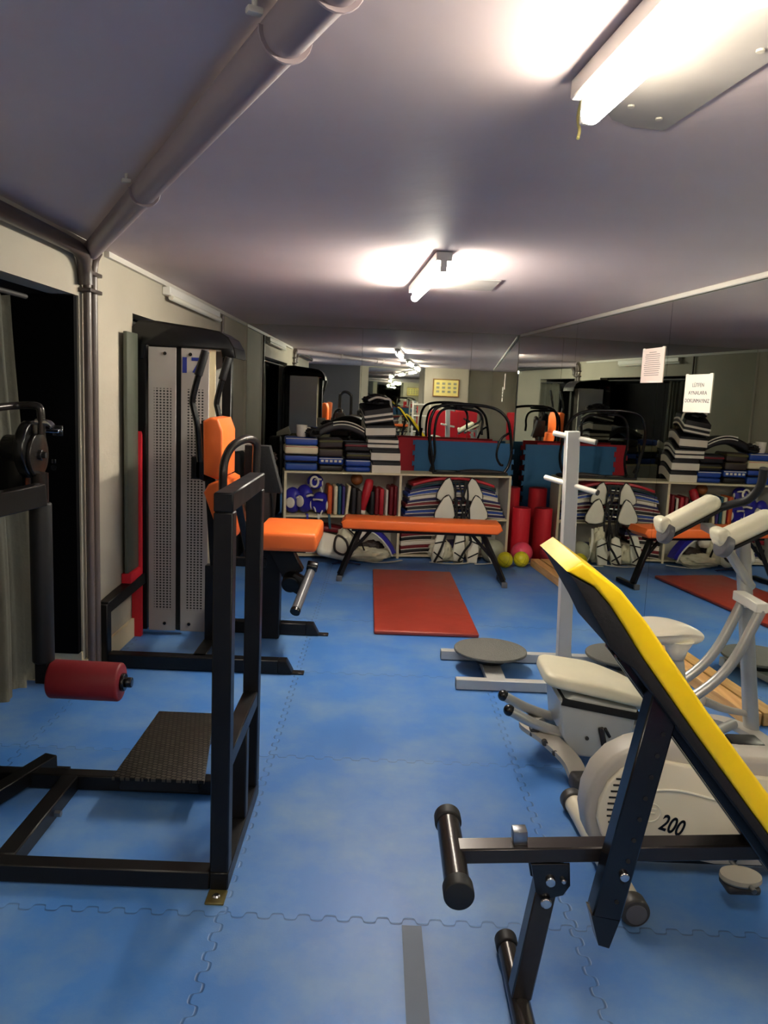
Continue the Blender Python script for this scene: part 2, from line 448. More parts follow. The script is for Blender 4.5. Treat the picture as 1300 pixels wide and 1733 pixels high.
# left wall with two openings
D1 = (2.35, 3.75, 0.17, 1.87); D2 = (4.60, 6.95, 0.0, 1.87)
b = MB()
b.mm(XL - .12, XL, 1.3, D1[0], 0, ZC)
b.mm(XL - .12, XL, D1[0], D1[1], D1[3], ZC)
b.mm(XL - .12, XL, 3.80, D2[0], 0, ZC); b.mm(XL - .12, XL, D1[1], 3.80, D1[3], ZC)
b.mm(XL - .12, XL, D2[0], D2[1], D2[3], ZC)
b.mm(XL - .12, XL, D2[1], YB, 0, ZC)
struct(b.build('wall_left', 'wall_paint', origin=(0, 0, 0)))
b = MB(); b.mm(XL - .12, xr1 + .2, YB + .012, YB + .12, 0, ZC); struct(b.build('wall_back', 'wall_paint', origin=(0, 0, 0)))
b = MB()
def mpt(y, d): return Vector((xm(y), y, 0)) - MNRM * d         # point d behind the mirror face
p = [mpt(YR, .012), mpt(YB, .012), mpt(YB, .12), mpt(YR, .12)]
b.prism([(q.x, q.y) for q in p], 0, ZC, 'xy'); struct(b.build('wall_right', 'wall_paint', origin=(0, 0, 0)))
b = MB(); b.mm(-3.1, xr0, YR - .1, YR, 0, ZC); struct(b.build('wall_rear', 'wall_dark', origin=(0, 0, 0)))
b = MB(); b.mm(-3.1, -3.0, YR, 1.3, 0, ZC); b.mm(-3.1, XL - .12, 1.3, 1.4, 0, ZC); struct(b.build('wall_alcove', 'wall_dark', origin=(0, 0, 0)))
b = MB(); b.mm(1.9, xr0, YR, YR + .01, 0, ZC); b.mm(-.6, .9, YR, YR + .004, 0, ZC); struct(b.build('wall_rear_panel', 'wall_paint', origin=(0, 0, 0)))
# door recesses
b = MB(); b.mm(-2.45, -2.40, D1[0] - .1, 3.95, 0, ZC); b.mm(-2.40, XL - .12, 3.80, 3.95, 0, ZC); b.mm(-2.40, XL - .12, D1[0] - .1, D1[0], 0, ZC); struct(b.build('wall_niche', 'wall_dark', origin=(-2, 3, 0)))
b = MB(); b.mm(-2.38, XL - .002, 3.785, 3.80, 0, .155); struct(b.build('baseboard_niche', 'shelf_board', origin=(-2, 3.79, 0)))
b = MB(); b.mm(-2.25, XL - .003, 3.745, 3.784, .16, D1[3] - .005)
d1 = struct(b.build('door_1', 'black_door', origin=(-1.9, 3.77, .1)))
hb = MB()
hb.box((-1.525, 3.747, 1.245), (.05, .008, .05), None, .003); hb.cyl((-1.525, 3.75, 1.245), (-1.525, 3.70, 1.245), .011); hb.bar((-1.50, 3.70, 1.245), (-1.64, 3.70, 1.245), .014, .018)
hb.build('door_handle', 'chrome', d1)
hb = MB(); hb.cyl((-1.545, 3.752, 1.07), (-1.545, 3.735, 1.07), .014); hb.box((-1.545, 3.745, 1.10), (.022, .01, .022), None, .003); hb.build('lock', 'chrome', d1)
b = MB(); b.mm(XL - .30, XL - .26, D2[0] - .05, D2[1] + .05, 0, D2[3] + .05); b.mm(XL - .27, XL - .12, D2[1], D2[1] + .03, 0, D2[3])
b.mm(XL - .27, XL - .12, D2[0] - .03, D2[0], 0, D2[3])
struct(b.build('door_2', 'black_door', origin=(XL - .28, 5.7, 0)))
# baseboards and trims
b = MB(); b.mm(XL, XL + .018, 3.80, 4.6, 0, .11); struct(b.build('baseboard_left', 'shelf_board', origin=(XL, 3, 0)))
b = MB(); b.mm(XL, XL + .025, 4.15, YB, ZC - .028, ZC); struct(b.build('trim_1', 'trim_white', origin=(XL, 6, 2)))
b = MB(); b.mm(XL, XL + .02, 1.3, 3.85, ZC - .02, ZC); struct(b.build('trim_2', 'trim_white', origin=(XL, 3, 2)))
b = MB(); q0, q1 = mpt(-1.2, -.012), mpt(8.1, -.012); b.bar((q0.x, q0.y, ZC - .014), (q1.x, q1.y, ZC - .014), .022, .028)
struct(b.build('trim_3', 'trim_white', origin=(1.6, 4, 2)))

# ---- mirrors: tall panels, thin joints between them
def mirror_panel(p0, p1, z0, z1, label, inward, grp):
    p0, p1 = Vector((*p0, 0)), Vector((*p1, 0)); d = (p1 - p0).normalized(); p0 = p0 + d * .0015; p1 = p1 - d * .0015
    n = Vector((*inward, 0)).normalized()
    mb = MB(); c = (p0 + p1) / 2 - n * .004; R = Matrix((d, -n, Vector((0, 0, 1)))).transposed()
    mb.box((c.x, c.y, (z0 + z1) / 2), ((p1 - p0).length, .008, z1 - z0), R)
    return tag(mb.build('mirror_panel', 'mirror_glass'), label, 'mirror', grp)
ys = [YB - .004, 6.52, 4.89, 3.26, 1.63, 0.0, -1.63, YR + .01]
rl = ['tall mirror panel of the right wall in the far corner beside the red rolls',
      'tall mirror panel of the right wall between the corner panel and the two paper notices',
      'tall mirror panel of the right wall with both white paper notices on its far edge',
      'tall mirror panel of the right wall beside the exercise bike',
      'mirror panel of the right wall just outside the picture beside the yellow bench',
      'mirror panel of the right wall behind the camera', 'last mirror panel of the right wall near the rear wall']
for (a, c), l in zip(zip(ys, ys[1:]), rl):
    mirror_panel((xm(a), a), (xm(c), c), 0.0, ZC - .03, l, (MNRM.x, MNRM.y), 'mirror panels along the right wall')
bx = [XL + .03, -.245, .86, xr1 - .002]
for (a, c), l in zip(zip(bx, bx[1:]), ['left mirror panel of the back wall above the stacked kick pads', 'middle mirror panel of the back wall above the black hoop frames', 'narrow right mirror panel of the back wall in the corner']):
    mirror_panel((a, YB), (c, YB), 0.0, ZC - .004, l, (0, -1), 'mirror panels along the back wall')

# ---- fluorescent lamps
def batten(p0, p1, label, lit=True, grp=None, hang=.07, em='emit_tube'):
    p0, p1 = Vector(p0), Vector(p1); d = (p1 - p0).normalized(); s = Vector((-d.y, d.x, 0)); mid = (p0 + p1) / 2
    t = thing('fluorescent_lamp', label, 'lamp', (mid.x, mid.y, ZC - hang), grp)
    m_ = MB(); m_.bar((p0.x, p0.y, ZC - .022), (p1.x, p1.y, ZC - .022), .074, .040, bev=.006); m_.build('lamp_body', 'lamp_body', t)
    for q in (p0 + d * .012, p1 - d * .012):
        m_ = MB(); m_.box((q.x, q.y, ZC - .062), (.024, .03, .056), (0, 0, math.atan2(d.y, d.x)), .004); m_.build('socket', 'lamp_body', t)
    m_ = MB(); q0, q1 = p0 + d * .026, p1 - d * .026; m_.cyl((q0.x, q0.y, ZC - .074), (q1.x, q1.y, ZC - .074), .022, n=20, bev=.004)
    m_.build('tube', em if lit else 'dead_tube', t)
    return t
batten((.392, 1.745, 0), (.520, .55, 0), 'lit fluorescent tube lamp near the camera at the top right of the ceiling', grp='lit fluorescent lamps', em='emit_tube_old')
batten((.154, 4.93, 0), (.245, 3.74, 0), 'small lit fluorescent tube lamp in the middle of the ceiling', grp='lit fluorescent lamps', em='emit_tube_new')
batten((.62, -.55, 0), (.75, -1.75, 0), 'lit fluorescent tube lamp on the ceiling behind the camera', grp='lit fluorescent lamps')
batten((-1.9, .2, 0), (-1.9, -1.0, 0), 'added fluorescent fill lamp on the alcove ceiling behind the camera on the left', grp='lit fluorescent lamps')  # extra lamp added out of view as fill to raise the ambient light
# unlit lamp box on the left wall
t = thing('wall_lamp', 'unlit white lamp box on the left wall just under the ceiling', 'lamp', (XL + .03, 5.98, 2.02))
m_ = MB(); m_.mm(XL, XL + .055, 5.20, 6.74, 2.045, 2.10, .006); m_.build('lamp_body', 'lamp_body', t)
m_ = MB(); m_.cyl((XL + .045, 5.25, 2.035), (XL + .045, 6.78, 2.035), .019, bev=.004); m_.build('tube', 'dead_tube', t)
# loose yellow wire end at near lamp
m_ = MB(); m_.tube([(.386, 1.765, 2.105), (.385, 1.79, 2.075), (.392, 1.80, 2.05), (.388, 1.79, 2.03)], .0035)
tag(m_.build('wire_end', 'tube_cap'), 'short yellow wire end hanging beside the near ceiling lamp', 'wire')
# ceiling patch with screws
t = thing('ceiling_panel', 'flat pale patch panel on the ceiling beside the near lamp', 'panel', (.64, 1.75, ZC - .004))
m_ = MB(); m_.prism([(.47, 1.90), (.50, 1.955), (.56, 2.0), (.64, 2.01), (.70, 1.60), (.78, 1.46), (.60, 1.40), (.47, 1.52)], ZC - .005, ZC - .0005, 'xy'); m_.build('board', 'ceiling_patch', t)
for q in ((.60, 1.93), (.515, 1.86), (.66, 1.56)):
    m_ = MB(); m_.cyl((q[0], q[1], ZC - .009), (q[0], q[1], ZC - .004), .008, n=12); m_.build('screw', 'warm_grey_plastic', t)
m_ = MB(); m_.mm(.22, .62, 4.55, 4.98, ZC - .005, ZC - .0005); tag(m_.build('ceiling_panel', 'ceiling_patch'), 'square patch panel on the ceiling next to the small middle lamp', 'panel')

# ---- pipes
PA, PB = Vector((-1.405, 3.87, 2.085)), Vector((.249, .60, 2.085))
t = thing('ceiling_pipe', 'thick painted pipe running diagonally across the ceiling with white clips', 'pipe', (-.6, 2.3, 2.04))
m_ = MB(); m_.cyl(PA, PB, .041, n=32); m_.build('pipe', 'pipe_ceiling', t)
pd = (PB - PA).normalized(); ps = Vector((-pd.y, pd.x, 0))
for f in (.37, .73, .79):
    c = PA.lerp(PB, f)
    m_ = MB(); arc = [c + ps * (.0435 * math.cos(a)) + Vector((0, 0, -.0435 * math.sin(a))) for a in [-.1 + k * (PI + .2) / 12 for k in range(13)]]
    m_.tube(arc, .004, n=8, sq=(.014, .0035), smooth=1); cl = m_.build('pipe_strap', 'pipe_ceiling', t)
    for sg in (1, -1):
        m_ = MB(); q = c + ps * sg * .056; m_.box((q.x, q.y, ZC - .022), (.028, .018, .012), (0, 0, math.atan2(ps.y, ps.x)), .003); m_.cyl((q.x, q.y, ZC - .018), (q.x, q.y, ZC), .005, n=8); m_.build('white_clip', 'trim_white', cl)
t = thing('corner_pipes', 'pair of vertical painted pipes running down the left wall between the doors', 'pipe', (XL + .05, 3.93, 0))
for k, yy in enumerate((3.835, 3.915)):
    m_ = MB(); m_.cyl((XL + .028, yy, 0), (XL + .028, yy, 2.0), .019, n=20); m_.tube([(XL + .028, yy, 1.99), (XL + .038, yy, 2.05), (XL + .06, yy - .01, 2.085)], .019, n=16)
    m_.build('pipe', 'pipe_paint', t)
m_ = MB()
for z in (1.98, 1.90): m_.box((XL + .026, 3.875, z), (.065, .16, .018), None, .004)
m_.build('bracket', 'pipe_dark', t)
t = thing('wall_pipe', 'thick dark pipe along the top of the left wall above the first door', 'pipe', (XL + .05, 2.6, 2.03))
m_ = MB(); m_.tube([(XL + .05, 1.35, 2.065), (XL + .05, 2.6, 2.065), (XL + .05, 3.50, 2.065), (XL + .05, 3.70, 2.05), (XL + .04, 3.775, 1.99), (XL + .04, 3.79, 1.92)], .032, n=20); m_.build('pipe', 'pipe_dark', t)
m_ = MB(); m_.mm(XL, XL + .01, 8.16, 8.19, 0, 0); m_.bm.free()
m_ = MB(); m_.cyl((XL + .02, 7.02, 0), (XL + .02, 7.02, ZC - .03), .012, n=12)
m_.build('thin_conduit', 'pipe_paint'); tag(ALL[-1], 'thin vertical conduit on the left wall just past the second door', 'pipe')

# ---- curtains in the openings
def curtain(x, y0, y1, z0, z1, label, folds, amp=.022, seed=0, flare=1.0, m='curtain'):
    mb = MB(); tb = bmesh.new(); n = 90; rows = 22; g = []
    rnd = random.Random(seed); ph = [rnd.uniform(0, 6) for _ in range(3)]
    for i in range(rows + 1):
        f = i / rows; z = z1 + (z0 - z1) * f; row = []
        for j in range(n + 1):
            s = j / n; wd = (y1 - y0) * (.88 + .12 * f * flare)
            y = y0 + wd * s
            a = amp * (.7 + .5 * f)
            xx = x + a * math.sin(2 * PI * folds * s + ph[0] + .5 * f) + a * .4 * math.sin(2 * PI * folds * 2.3 * s + ph[1]) + .01 * math.sin(5 * f + ph[2])
            row.append(tb.verts.new((xx, y, z + .008 * math.sin(folds * 4 * s))))
        g.append(row)
    for i in range(rows):
        for j in range(n): tb.faces.new((g[i][j], g[i][j + 1], g[i + 1][j + 1], g[i + 1][j]))
    r = bmesh.ops.solidify(tb, geom=tb.faces[:], thickness=.004)
    mb._merge(tb); return mb.build('cloth', m, None if label is None else None, sharp=80) if False else mb
t = thing('curtain', 'grey pleated curtain gathered at the near end of the first door opening', 'curtain', (XL + .03, 2.75, .28))
curtain(XL - .02, 2.36, 3.25, .215, 1.79, '', 8, .021, 1).build('cloth', 'curtain', t, sharp=80)
m_ = MB(); m_.cyl((XL - .02, 2.36, 1.805), (XL - .02, 3.29, 1.805), .010, n=12); m_.build('curtain_rail', 'dark_plastic', t)
t = thing('curtain', 'narrow grey green curtain at the far side of the second door opening', 'curtain', (XL - .06, 6.7, .1))
curtain(XL - .06, 6.42, 6.9, .05, 1.80, '', 5, .022, 2).build('cloth', 'curtain', t, sharp=80)
m_ = MB(); m_.cyl((XL - .06, 4.65, 1.83), (XL - .06, 6.9, 1.83), .011, n=12); m_.build('curtain_rail', 'dark_plastic', t)
# grey-green board standing at the near jamb of door 2, red mat tucked behind
m_ = MB(); m_.box((XL + .036, 4.45, 1.09), (.022, .19, 1.33), (0, 0, 0), .004)
tag(m_.build('standing_board', 'board_green'), 'tall narrow grey green board standing against the left wall before the second door', 'board')
m_ = MB(); m_.prism([(4.37, .30), (4.552, .30), (4.552, 0), (4.590, 0), (4.590, 1.19), (4.575, 1.21), (4.552, 1.0), (4.552, .42), (4.37, .42)], XL + .003, XL + .058, 'yz', .003)
tag(m_.build('folded_mat', 'red_bright'), 'narrow red folded mat standing upright behind the grey board beside the weight tower', 'mat')

# ================================================================== HIP MACHINE (left foreground)
T = thing('hip_machine', 'black square tube hip exercise machine frame with a tread plate at the left foreground', 'exercise machine', (-.85, 2.45, 0))
S5 = .055
m_ = MB(); m_.mm(-.458, -.403, 2.165, 2.22, .06, 1.135, .004); m_.mm(-.458, -.403, 2.69, 2.745, .06, 1.135, .004); m_.build('upright_posts', 'black_steel', T)
m_ = MB(); m_.mm(-.458, -.403, 2.165, 2.745, 1.135, 1.19, .004); m_.build('top_beam', 'black_steel', T)
m_ = MB(); m_.mm(-.456, -.405, 2.22, 2.69, .365, .42, .004); m_.build('middle_beam', 'black_steel', T)
m_ = MB(); m_.mm(-.456, -.405, 2.47, 2.52, .06, .365, .004); m_.build('short_post', 'black_steel', T)
m_ = MB(); m_.mm(-.458, -.403, 2.165, 2.745, .004, .06, .004); m_.mm(-1.42, -.458, 2.165, 2.22, .004, .06, .004); m_.mm(-1.42, -.458, 2.72, 2.775, .004, .06, .004)
m_.mm(-1.115, -1.055, 2.22, 2.72, .004, .062, .004); m_.build('base_frame', 'black_steel', T)
m_ = MB(); m_.cyl((-1.05, 2.50, .035), (-1.03, 2.50, .035), .012, n=6); m_.build('bolt', 'steel', T)
m_ = MB(); m_.mm(-.458, -.403, 2.10, 2.165, .0, .008, .002); fp = m_.build('foot_plate', 'brass_plate', T)
m_ = MB(); m_.lathe([(0, .012), (.008, .011), (.012, .007), (.012, .002)], (-.43, 2.13, .004), 16); m_.build('bolt', 'chrome', fp)
m_ = MB()
m_.prism([(-.90, 2.62), (-.575, 2.62), (-.665, 3.21), (-.90, 3.21)], .098, .112, 'xy', .003)
m_.build('tread_plate', 'tread', T)
m_ = MB(); m_.mm(-.88, -.60, 2.64, 2.72, .055, .098, .003); m_.mm(-.88, -.84, 2.72, 3.17, .06, .098, .003); m_.mm(-.70, -.665, 2.72, 3.17, .06, .098, .003); m_.mm(-.88, -.84, 3.13, 3.17, .0, .06, .003); m_.mm(-.70, -.665, 3.13, 3.17, .0, .06, .003)
m_.build('plate_support', 'black_steel', T)
# left column and swing arm
m_ = MB(); m_.mm(-1.37, -1.31, 2.59, 2.65, .0, 1.06, .004); m_.build('column', 'black_steel', T)
m_ = MB(); m_.bar((-1.36, 2.40, .035), (-1.21, 2.86, .045), .055, .055); m_.build('side_foot', 'black_steel', T)
m_ = MB(); m_.prism([(-1.21, 2.84), (-1.15, 2.84), (-1.15, 2.89), (-1.21, 2.89)], 0, .008, 'xy'); m_.build('foot_plate', 'gunmetal', T)
m_ = MB(); m_.bar((-1.36, 2.50, 1.04), (-1.20, 2.80, 1.075), .05, .08); m_.build('upper_arm', 'gunmetal', T)
m_ = MB(); m_.cyl((-1.375, 2.9, 1.22), (-1.285, 2.9, 1.22), .055, n=24, bev=.01); m_.box((-1.34, 2.9, 1.13), (.09, .08, .14), (0, 0, 0), .01); m_.build('axle_housing', 'black_gloss', T)
m_ = MB(); m_.cyl((-1.30, 2.9, 1.225), (-1.262, 2.9, 1.225), .105, n=40, bev=.008); dd = m_.build('index_disc', 'black_gloss', T)
m_ = MB(); m_.cyl((-1.263, 2.9, 1.205), (-1.248, 2.9, 1.205), .08, n=36, bev=.004); m_.cyl((-1.25, 2.9, 1.205), (-1.236, 2.9, 1.205), .02, n=16, bev=.003); m_.build('disc_face', 'gunmetal', dd)
m_ = MB(); m_.cyl((-1.25, 2.9, 1.205), (-1.225, 2.9, 1.205), .011, n=6); m_.build('bolt', 'black_rubber', dd)
m_ = MB(); m_.tube([(-1.26, 2.9, 1.325), (-1.215, 2.9, 1.322), (-1.20, 2.9, 1.31)], .012); m_.build('pull_pin', 'chrome', dd)
m_ = MB(); m_.tube([(-1.37, 2.60, 1.355), (-1.36, 2.80, 1.372), (-1.33, 2.9, 1.380), (-1.27, 2.9, 1.384), (-1.245, 2.9, 1.375), (-1.24, 2.9, 1.34), (-1.24, 2.9, 1.28)], .014, n=14); m_.build('grab_handle', 'gunmetal', T)
m_ = MB(); m_.cyl((-1.25, 2.9, 1.14), (-1.25, 2.9, 1.02), .030, n=20); m_.build('arm_socket', 'gunmetal', T)
m_ = MB(); m_.cyl((-1.25, 2.9, 1.03), (-1.25, 2.9, .42), .040, n=24, bev=.008); m_.build('swing_arm', 'black_rubber', T)
m_ = MB(); m_.bar((-1.25, 2.9, .44), (-1.25, 2.9, .34), .05, .05); m_.cyl((-1.25, 2.9, .355), (-.935, 2.9, .352), .016, n=14); m_.build('roller_axle', 'black_steel', T)
m_ = MB(); m_.cyl((-1.222, 2.9, .355), (-.955, 2.9, .352), .073, n=40, bev=.010); rr_ = m_.build('foam_roller', 'red_foam', T)
m_ = MB(); m_.cyl((-.957, 2.9, .352), (-.94, 2.9, .352), .034, n=20, bev=.004); m_.cyl((-.94, 2.9, .352), (-.915, 2.9, .352), .02, n=10, bev=.003); m_.build('end_knob', 'black_gloss', rr_)

# ================================================================== WEIGHT TOWER MACHINE No. 17
T = thing('shoulder_press_machine', 'black gym machine numbered 17 with perforated grey tower and orange padded seat', 'exercise machine', (-1.19, 4.6, 0))
def hood(y0, y1):
    out = [(-1.455, 1.62), (-1.455, 1.70), (-1.44, 1.79), (-1.40, 1.825), (-1.30, 1.828), (-1.19, 1.815), (-1.05, 1.80), (-.95, 1.785), (-.90, 1.755), (-.868, 1.70), (-.858, 1.645)]
    inn = [(-.93, 1.645), (-.935, 1.685), (-1.36, 1.70), (-1.375, 1.62)]
    m_ = MB(); m_.prism(out + inn, y0, y1, 'xz', .006); return m_
hood(4.585, 4.60).build('front_hood', 'black_gloss', T)
m_ = MB()
pts = [(-1.455, 4.6, .05), (-1.455, 4.6, 1.70), (-1.44, 4.6, 1.79), (-1.40, 4.6, 1.825), (-1.30, 4.6, 1.828), (-1.19, 4.6, 1.815), (-1.05, 4.6, 1.80), (-.95, 4.6, 1.785), (-.90, 4.6, 1.755), (-.868, 4.6, 1.70), (-.858, 4.6, 1.645)]
for a, c in zip(pts, pts[1:]):
    m_.bar((a[0], 4.76, a[2]), (c[0], 4.76, c[2]), .34, .012, up=(0, 0, 1) if abs(c[2] - a[2]) < abs(c[0] - a[0]) else (1, 0, 0), bev=0)
m_.build('hood_band', 'black_gloss', T)
m_ = MB(); m_.mm(-1.445, -1.362, 4.60, 4.66, .03, 1.70, .004); m_.build('side_column', 'black_steel', T)
m_ = MB(); m_.mm(-.955, -.90, 4.72, 4.78, .0, 1.68, .004); m_.mm(-1.20, -1.145, 4.62, 4.66, .03, 1.70, .003); m_.build('frame_column', 'black_steel', T)
pA = MB().mm(-1.350, -1.192, 4.594, 4.604, .03, 1.69, .002).build('perforated_panel', 'perforated', T)
pB = MB().mm(-1.163, -1.004, 4.594, 4.604, .03, 1.69, .002).build('perforated_panel', 'perforated', T)
for pr, xs_ in ((pA, (-1.255,)), (pB, (-1.11,))):
    m_ = MB()
    for z in (1.655, .075): m_.cyl((xs_[0], 4.594, z), (xs_[0], 4.587, z), .010, n=14, bev=.002)
    m_.build('screws', 'black_gloss', pr)
text('number_17', '17', .118, face((-1.106, 4.5925, 1.590), (1, 0, 0), (0, 0, 1)), 'blue_paint', pB, xs=1.25, bold=.004)
m_ = MB(); m_.mm(-1.004, -.968, 4.60, 4.604, .60, 1.69, .001); m_.prism([(-1.004, .03), (-.975, .03), (-.968, .60), (-1.004, .60)], 4.60, 4.605, 'xz'); m_.build('side_panel', 'pad_cream', T)
m_ = MB(); m_.mm(-1.19, -1.165, 4.61, 4.63, .03, 1.66); m_.build('weight_slot', 'black_matte', T)
m_ = MB(); m_.mm(-1.36, -.965, 4.88, 4.89, .03, 1.69, .002); m_.build('rear_panel', 'shelf_side', T)
# base frame
m_ = MB()
m_.mm(-1.455, -1.39, 4.0, 4.065, .004, .34, .004)
m_.bar((-1.42, 4.03, .315), (-1.40, 4.62, .345), .06, .065)
m_.build('rear_guard', 'black_steel', T)
m_ = MB(); m_.mm(-1.39, -.50, 4.0, 4.07, .004, .075, .004); m_.bar((-.925, 4.04, .04), (-.925, 4.66, .04), .07, .07); m_.mm(-.96, -.42, 4.69, 4.76, .004, .075, .004)
m_.build('base_frame', 'black_steel', T)
for (x, y) in ((-.50, 4.0), (-.42, 4.69)):
    m_ = MB(); m_.prism([(x, .004), (x + .075, .004), (x + .075, .012), (x + .04, .075), (x, .075)], y, y + .07, 'xz', .003); m_.build('foot', 'black_steel', T)
    m_ = MB(); m_.mm(x + .07, x + .135, y + .01, y + .06, .0, .010, .002); m_.build('foot_plate', 'gunmetal', T)
m_ = MB(); m_.mm(-.70, -.575, 4.60, 4.70, .004, .64, .004); m_.build('seat_post', 'black_steel', T)
m_ = MB(); m_.bar((-.56, 4.45, .60), (-.475, 4.45, .44), .09, .12); m_.build('seat_bracket', 'black_steel', T)
m_ = MB(); m_.cyl((-.485, 4.42, .42), (-.485, 4.34, .40), .05, n=24, bev=.01); m_.box((-.45, 4.38, .405), (.09, .07, .10), (0, .5, 0), .008); m_.build('pivot_box', 'black_steel', T)
m_ = MB(); m_.cyl((-.375, 4.42, .475), (-.43, 4.16, .31), .026, n=24, bev=.006); lr = m_.build('leg_roller', 'grey_grip', T)
m_ = MB(); m_.cyl((-.43, 4.16, .31), (-.434, 4.145, .30), .028, n=20); m_.build('end_cap', 'black_gloss', lr)
m_ = MB(); m_.cyl((-.40, 4.42, .50), (-.34, 4.42, .49), .03, n=20, bev=.006); m_.build('pivot_cap', 'black_gloss', T)
m_ = MB(); m_.box((-.505, 4.48, .665), (.34, .52, .105), (0, 0, 0), .022, 3)
m_.build('seat', 'orange_vinyl', T)
m_ = MB(); m_.mm(-.66, -.40, 4.3, 4.62, .595, .615); m_.build('seat_board', 'black_matte', T)
# back pads
m_ = MB(); m_.prism([(-.935, 1.02), (-.865, .995), (-.835, 1.01), (-.835, 1.25), (-.86, 1.315), (-.905, 1.32), (-.94, 1.30)], 4.16, 4.52, 'xz', .014, seg=3)
m_.build('backrest', 'orange_vinyl', T)
m_ = MB(); m_.prism([(-.925, .93), (-.90, .975), (-.83, 1.005), (-.80, .99), (-.775, .72), (-.80, .655), (-.83, .67)], 4.12, 4.50, 'xz', .014, seg=3)
m_.build('lower_backrest', 'orange_vinyl', T)
m_ = MB(); m_.prism([(-.985, 1.28), (-.94, 1.29), (-.94, .98), (-.985, 1.0)], 4.2, 4.48, 'xz', .004); m_.bar((-.96, 4.34, 1.30), (-.90, 4.34, .45), .05, .05); m_.mm(-.955, -.90, 4.31, 4.37, .04, .50, .003); m_.mm(-.90, -.62, 4.32, 4.36, .50, .55, .003)
m_.build('back_frame', 'black_steel', T)
m_ = MB(); m_.box((-.985, 4.25, 1.05), (.05, .10, .12), None, .006); m_.build('adjuster', 'black_steel', T)
for k, (x0, y0, dz) in enumerate(((-.905, 4.02, 0.0), (-.875, 4.46, -.012))):
    m_ = MB(); m_.tube([(x0 + .0, y0, 1.625 + dz), (x0 - .035, y0, 1.50 + dz), (x0 - .055, y0, 1.41 + dz), (x0 - .05, y0, 1.37 + dz), (x0 - .03, y0, 1.28 + dz), (x0 - .02, y0 + .02, 1.10)], .016, n=14)
    lv = m_.build('lever', 'black_gloss', T)
    m_ = MB(); m_.cyl((x0 + .008, y0, 1.655 + dz), (x0 - .028, y0, 1.53 + dz), .021, n=16, bev=.005); m_.build('grip', 'black_rubber', lv)
m_ = MB(); m_.tube([(-.778, 3.9, .92), (-.778, 3.9, 1.06), (-.772, 3.92, 1.13), (-.745, 3.95, 1.19), (-.70, 4.0, 1.222), (-.665, 4.05, 1.222), (-.645, 4.08, 1.19), (-.645, 4.08, 1.10), (-.645, 4.08, .90)], .021, n=16)
m_.bar((-.79, 3.9, .93), (-.64, 4.10, .93), .04, .04); m_.bar((-.72, 4.0, .92), (-.70, 4.32, .53), .04, .04); m_.build('side_handle', 'gunmetal', T)
m_ = MB(); m_.prism([(-.73, 1.18), (-.60, 1.18), (-.53, .93), (-.73, .93)], 4.22, 4.30, 'xz', .004); m_.build('cover_box', 'black_matte', T)

# ================================================================== FLAT ORANGE BENCH
T = thing('flat_bench', 'long narrow orange padded bench with black folding legs in front of the shelf', 'bench', (.33, 6.30, 0))
m_ = MB(); m_.prism([(-.285, .42), (.935, .42), (.975, .455), (.955, .50), (-.27, .50), (-.30, .47)], 6.16, 6.44, 'xz', .016, seg=3); m_.build('padded_top', 'orange_vinyl', T)
m_ = MB(); m_.mm(-.22, .90, 6.27, 6.33, .385, .42, .003); m_.build('spine', 'black_steel', T)
for sx, xt, xb in ((-1, -.15, -.30), (1, .83, 1.01)):
    m_ = MB(); m_.bar((xt, 6.30, .41), (xb, 6.22, .04), .05, .035); lg = m_.build('leg', 'black_steel', T)
    m_ = MB(); m_.bar((xb, 6.16, .022), (xb, 6.46, .022), .04, .036); m_.build('foot_bar', 'black_steel', lg)
    m_ = MB(); m_.box((xb, 6.155, .023), (.045, .025, .045), None, .005); m_.build('end_cap', 'grey_grip', lg)
    m_ = MB(); m_.bar((xt - sx * .10, 6.30, .41), (xt * .55 + xb * .45, 6.27, .22), .025, .025); m_.build('brace', 'black_steel', lg)

# ================================================================== RED FLOOR MAT
m_ = MB()
R = Matrix.Rotation(math.radians(.8), 4, 'Z')
m_.box((.305, 5.66, .015), (.655, 1.76, .028), (0, 0, math.radians(1.1)), .010, 3)
o = m_.build('exercise_mat', 'red_vinyl'); tag(o, 'dark red vinyl exercise mat lying on the blue floor before the orange bench', 'mat')

# ================================================================== TWISTER
T = thing('twist_machine', 'grey two disc twist machine with a square upright post and peg handles', 'exercise machine', (1.0, 4.1, 0))
m_ = MB(); m_.mm(.425, 1.50, 3.885, 3.935, .004, .056, .003); m_.build('front_rail', 'grey_paint', T)
m_ = MB(); m_.mm(.380, 1.50, 4.34, 4.39, .004, .056, .003); m_.build('rear_rail', 'grey_paint', T)
for x in (.40, .425):
    pass
m_ = MB(); m_.mm(.4235, .430, 3.889, 3.931, .008, .052); m_.mm(.3785, .385, 4.344, 4.386, .008, .052); m_.build('rail_cap', 'dark_plastic', T)
for x in (.64, 1.37):
    m_ = MB(); m_.mm(x - .05, x + .05, 3.935, 4.34, .01, .045, .003); m_.build('cross_plate', 'grey_paint', T)
    m_ = MB(); m_.cyl((x, 4.23, .045), (x, 4.23, .10), .085, n=30, bev=.006); m_.build('bearing', 'black_rubber', T)
    m_ = MB(); m_.cyl((x, 4.23, .10), (x, 4.23, .116), .20, n=56, bev=.005); m_.build('disc', 'disc_rubber', T)
m_ = MB(); m_.mm(.97, 1.05, 3.935, 4.34, .01, .05, .003); m_.build('cross_plate', 'grey_paint', T)
m_ = MB(); m_.bar((1.02, 4.12, .04), (.975, 4.12, 1.33), .068, .068, up=(0, 1, 0)); m_.build('upright', 'grey_paint', T)
m_ = MB(); m_.mm(.955, 1.085, 4.05, 4.19, .045, .06, .003); m_.prism([(1.05, .05), (1.085, .05), (1.05, .17)], 4.11, 4.13, 'xz'); m_.build('gusset', 'grey_paint', T)
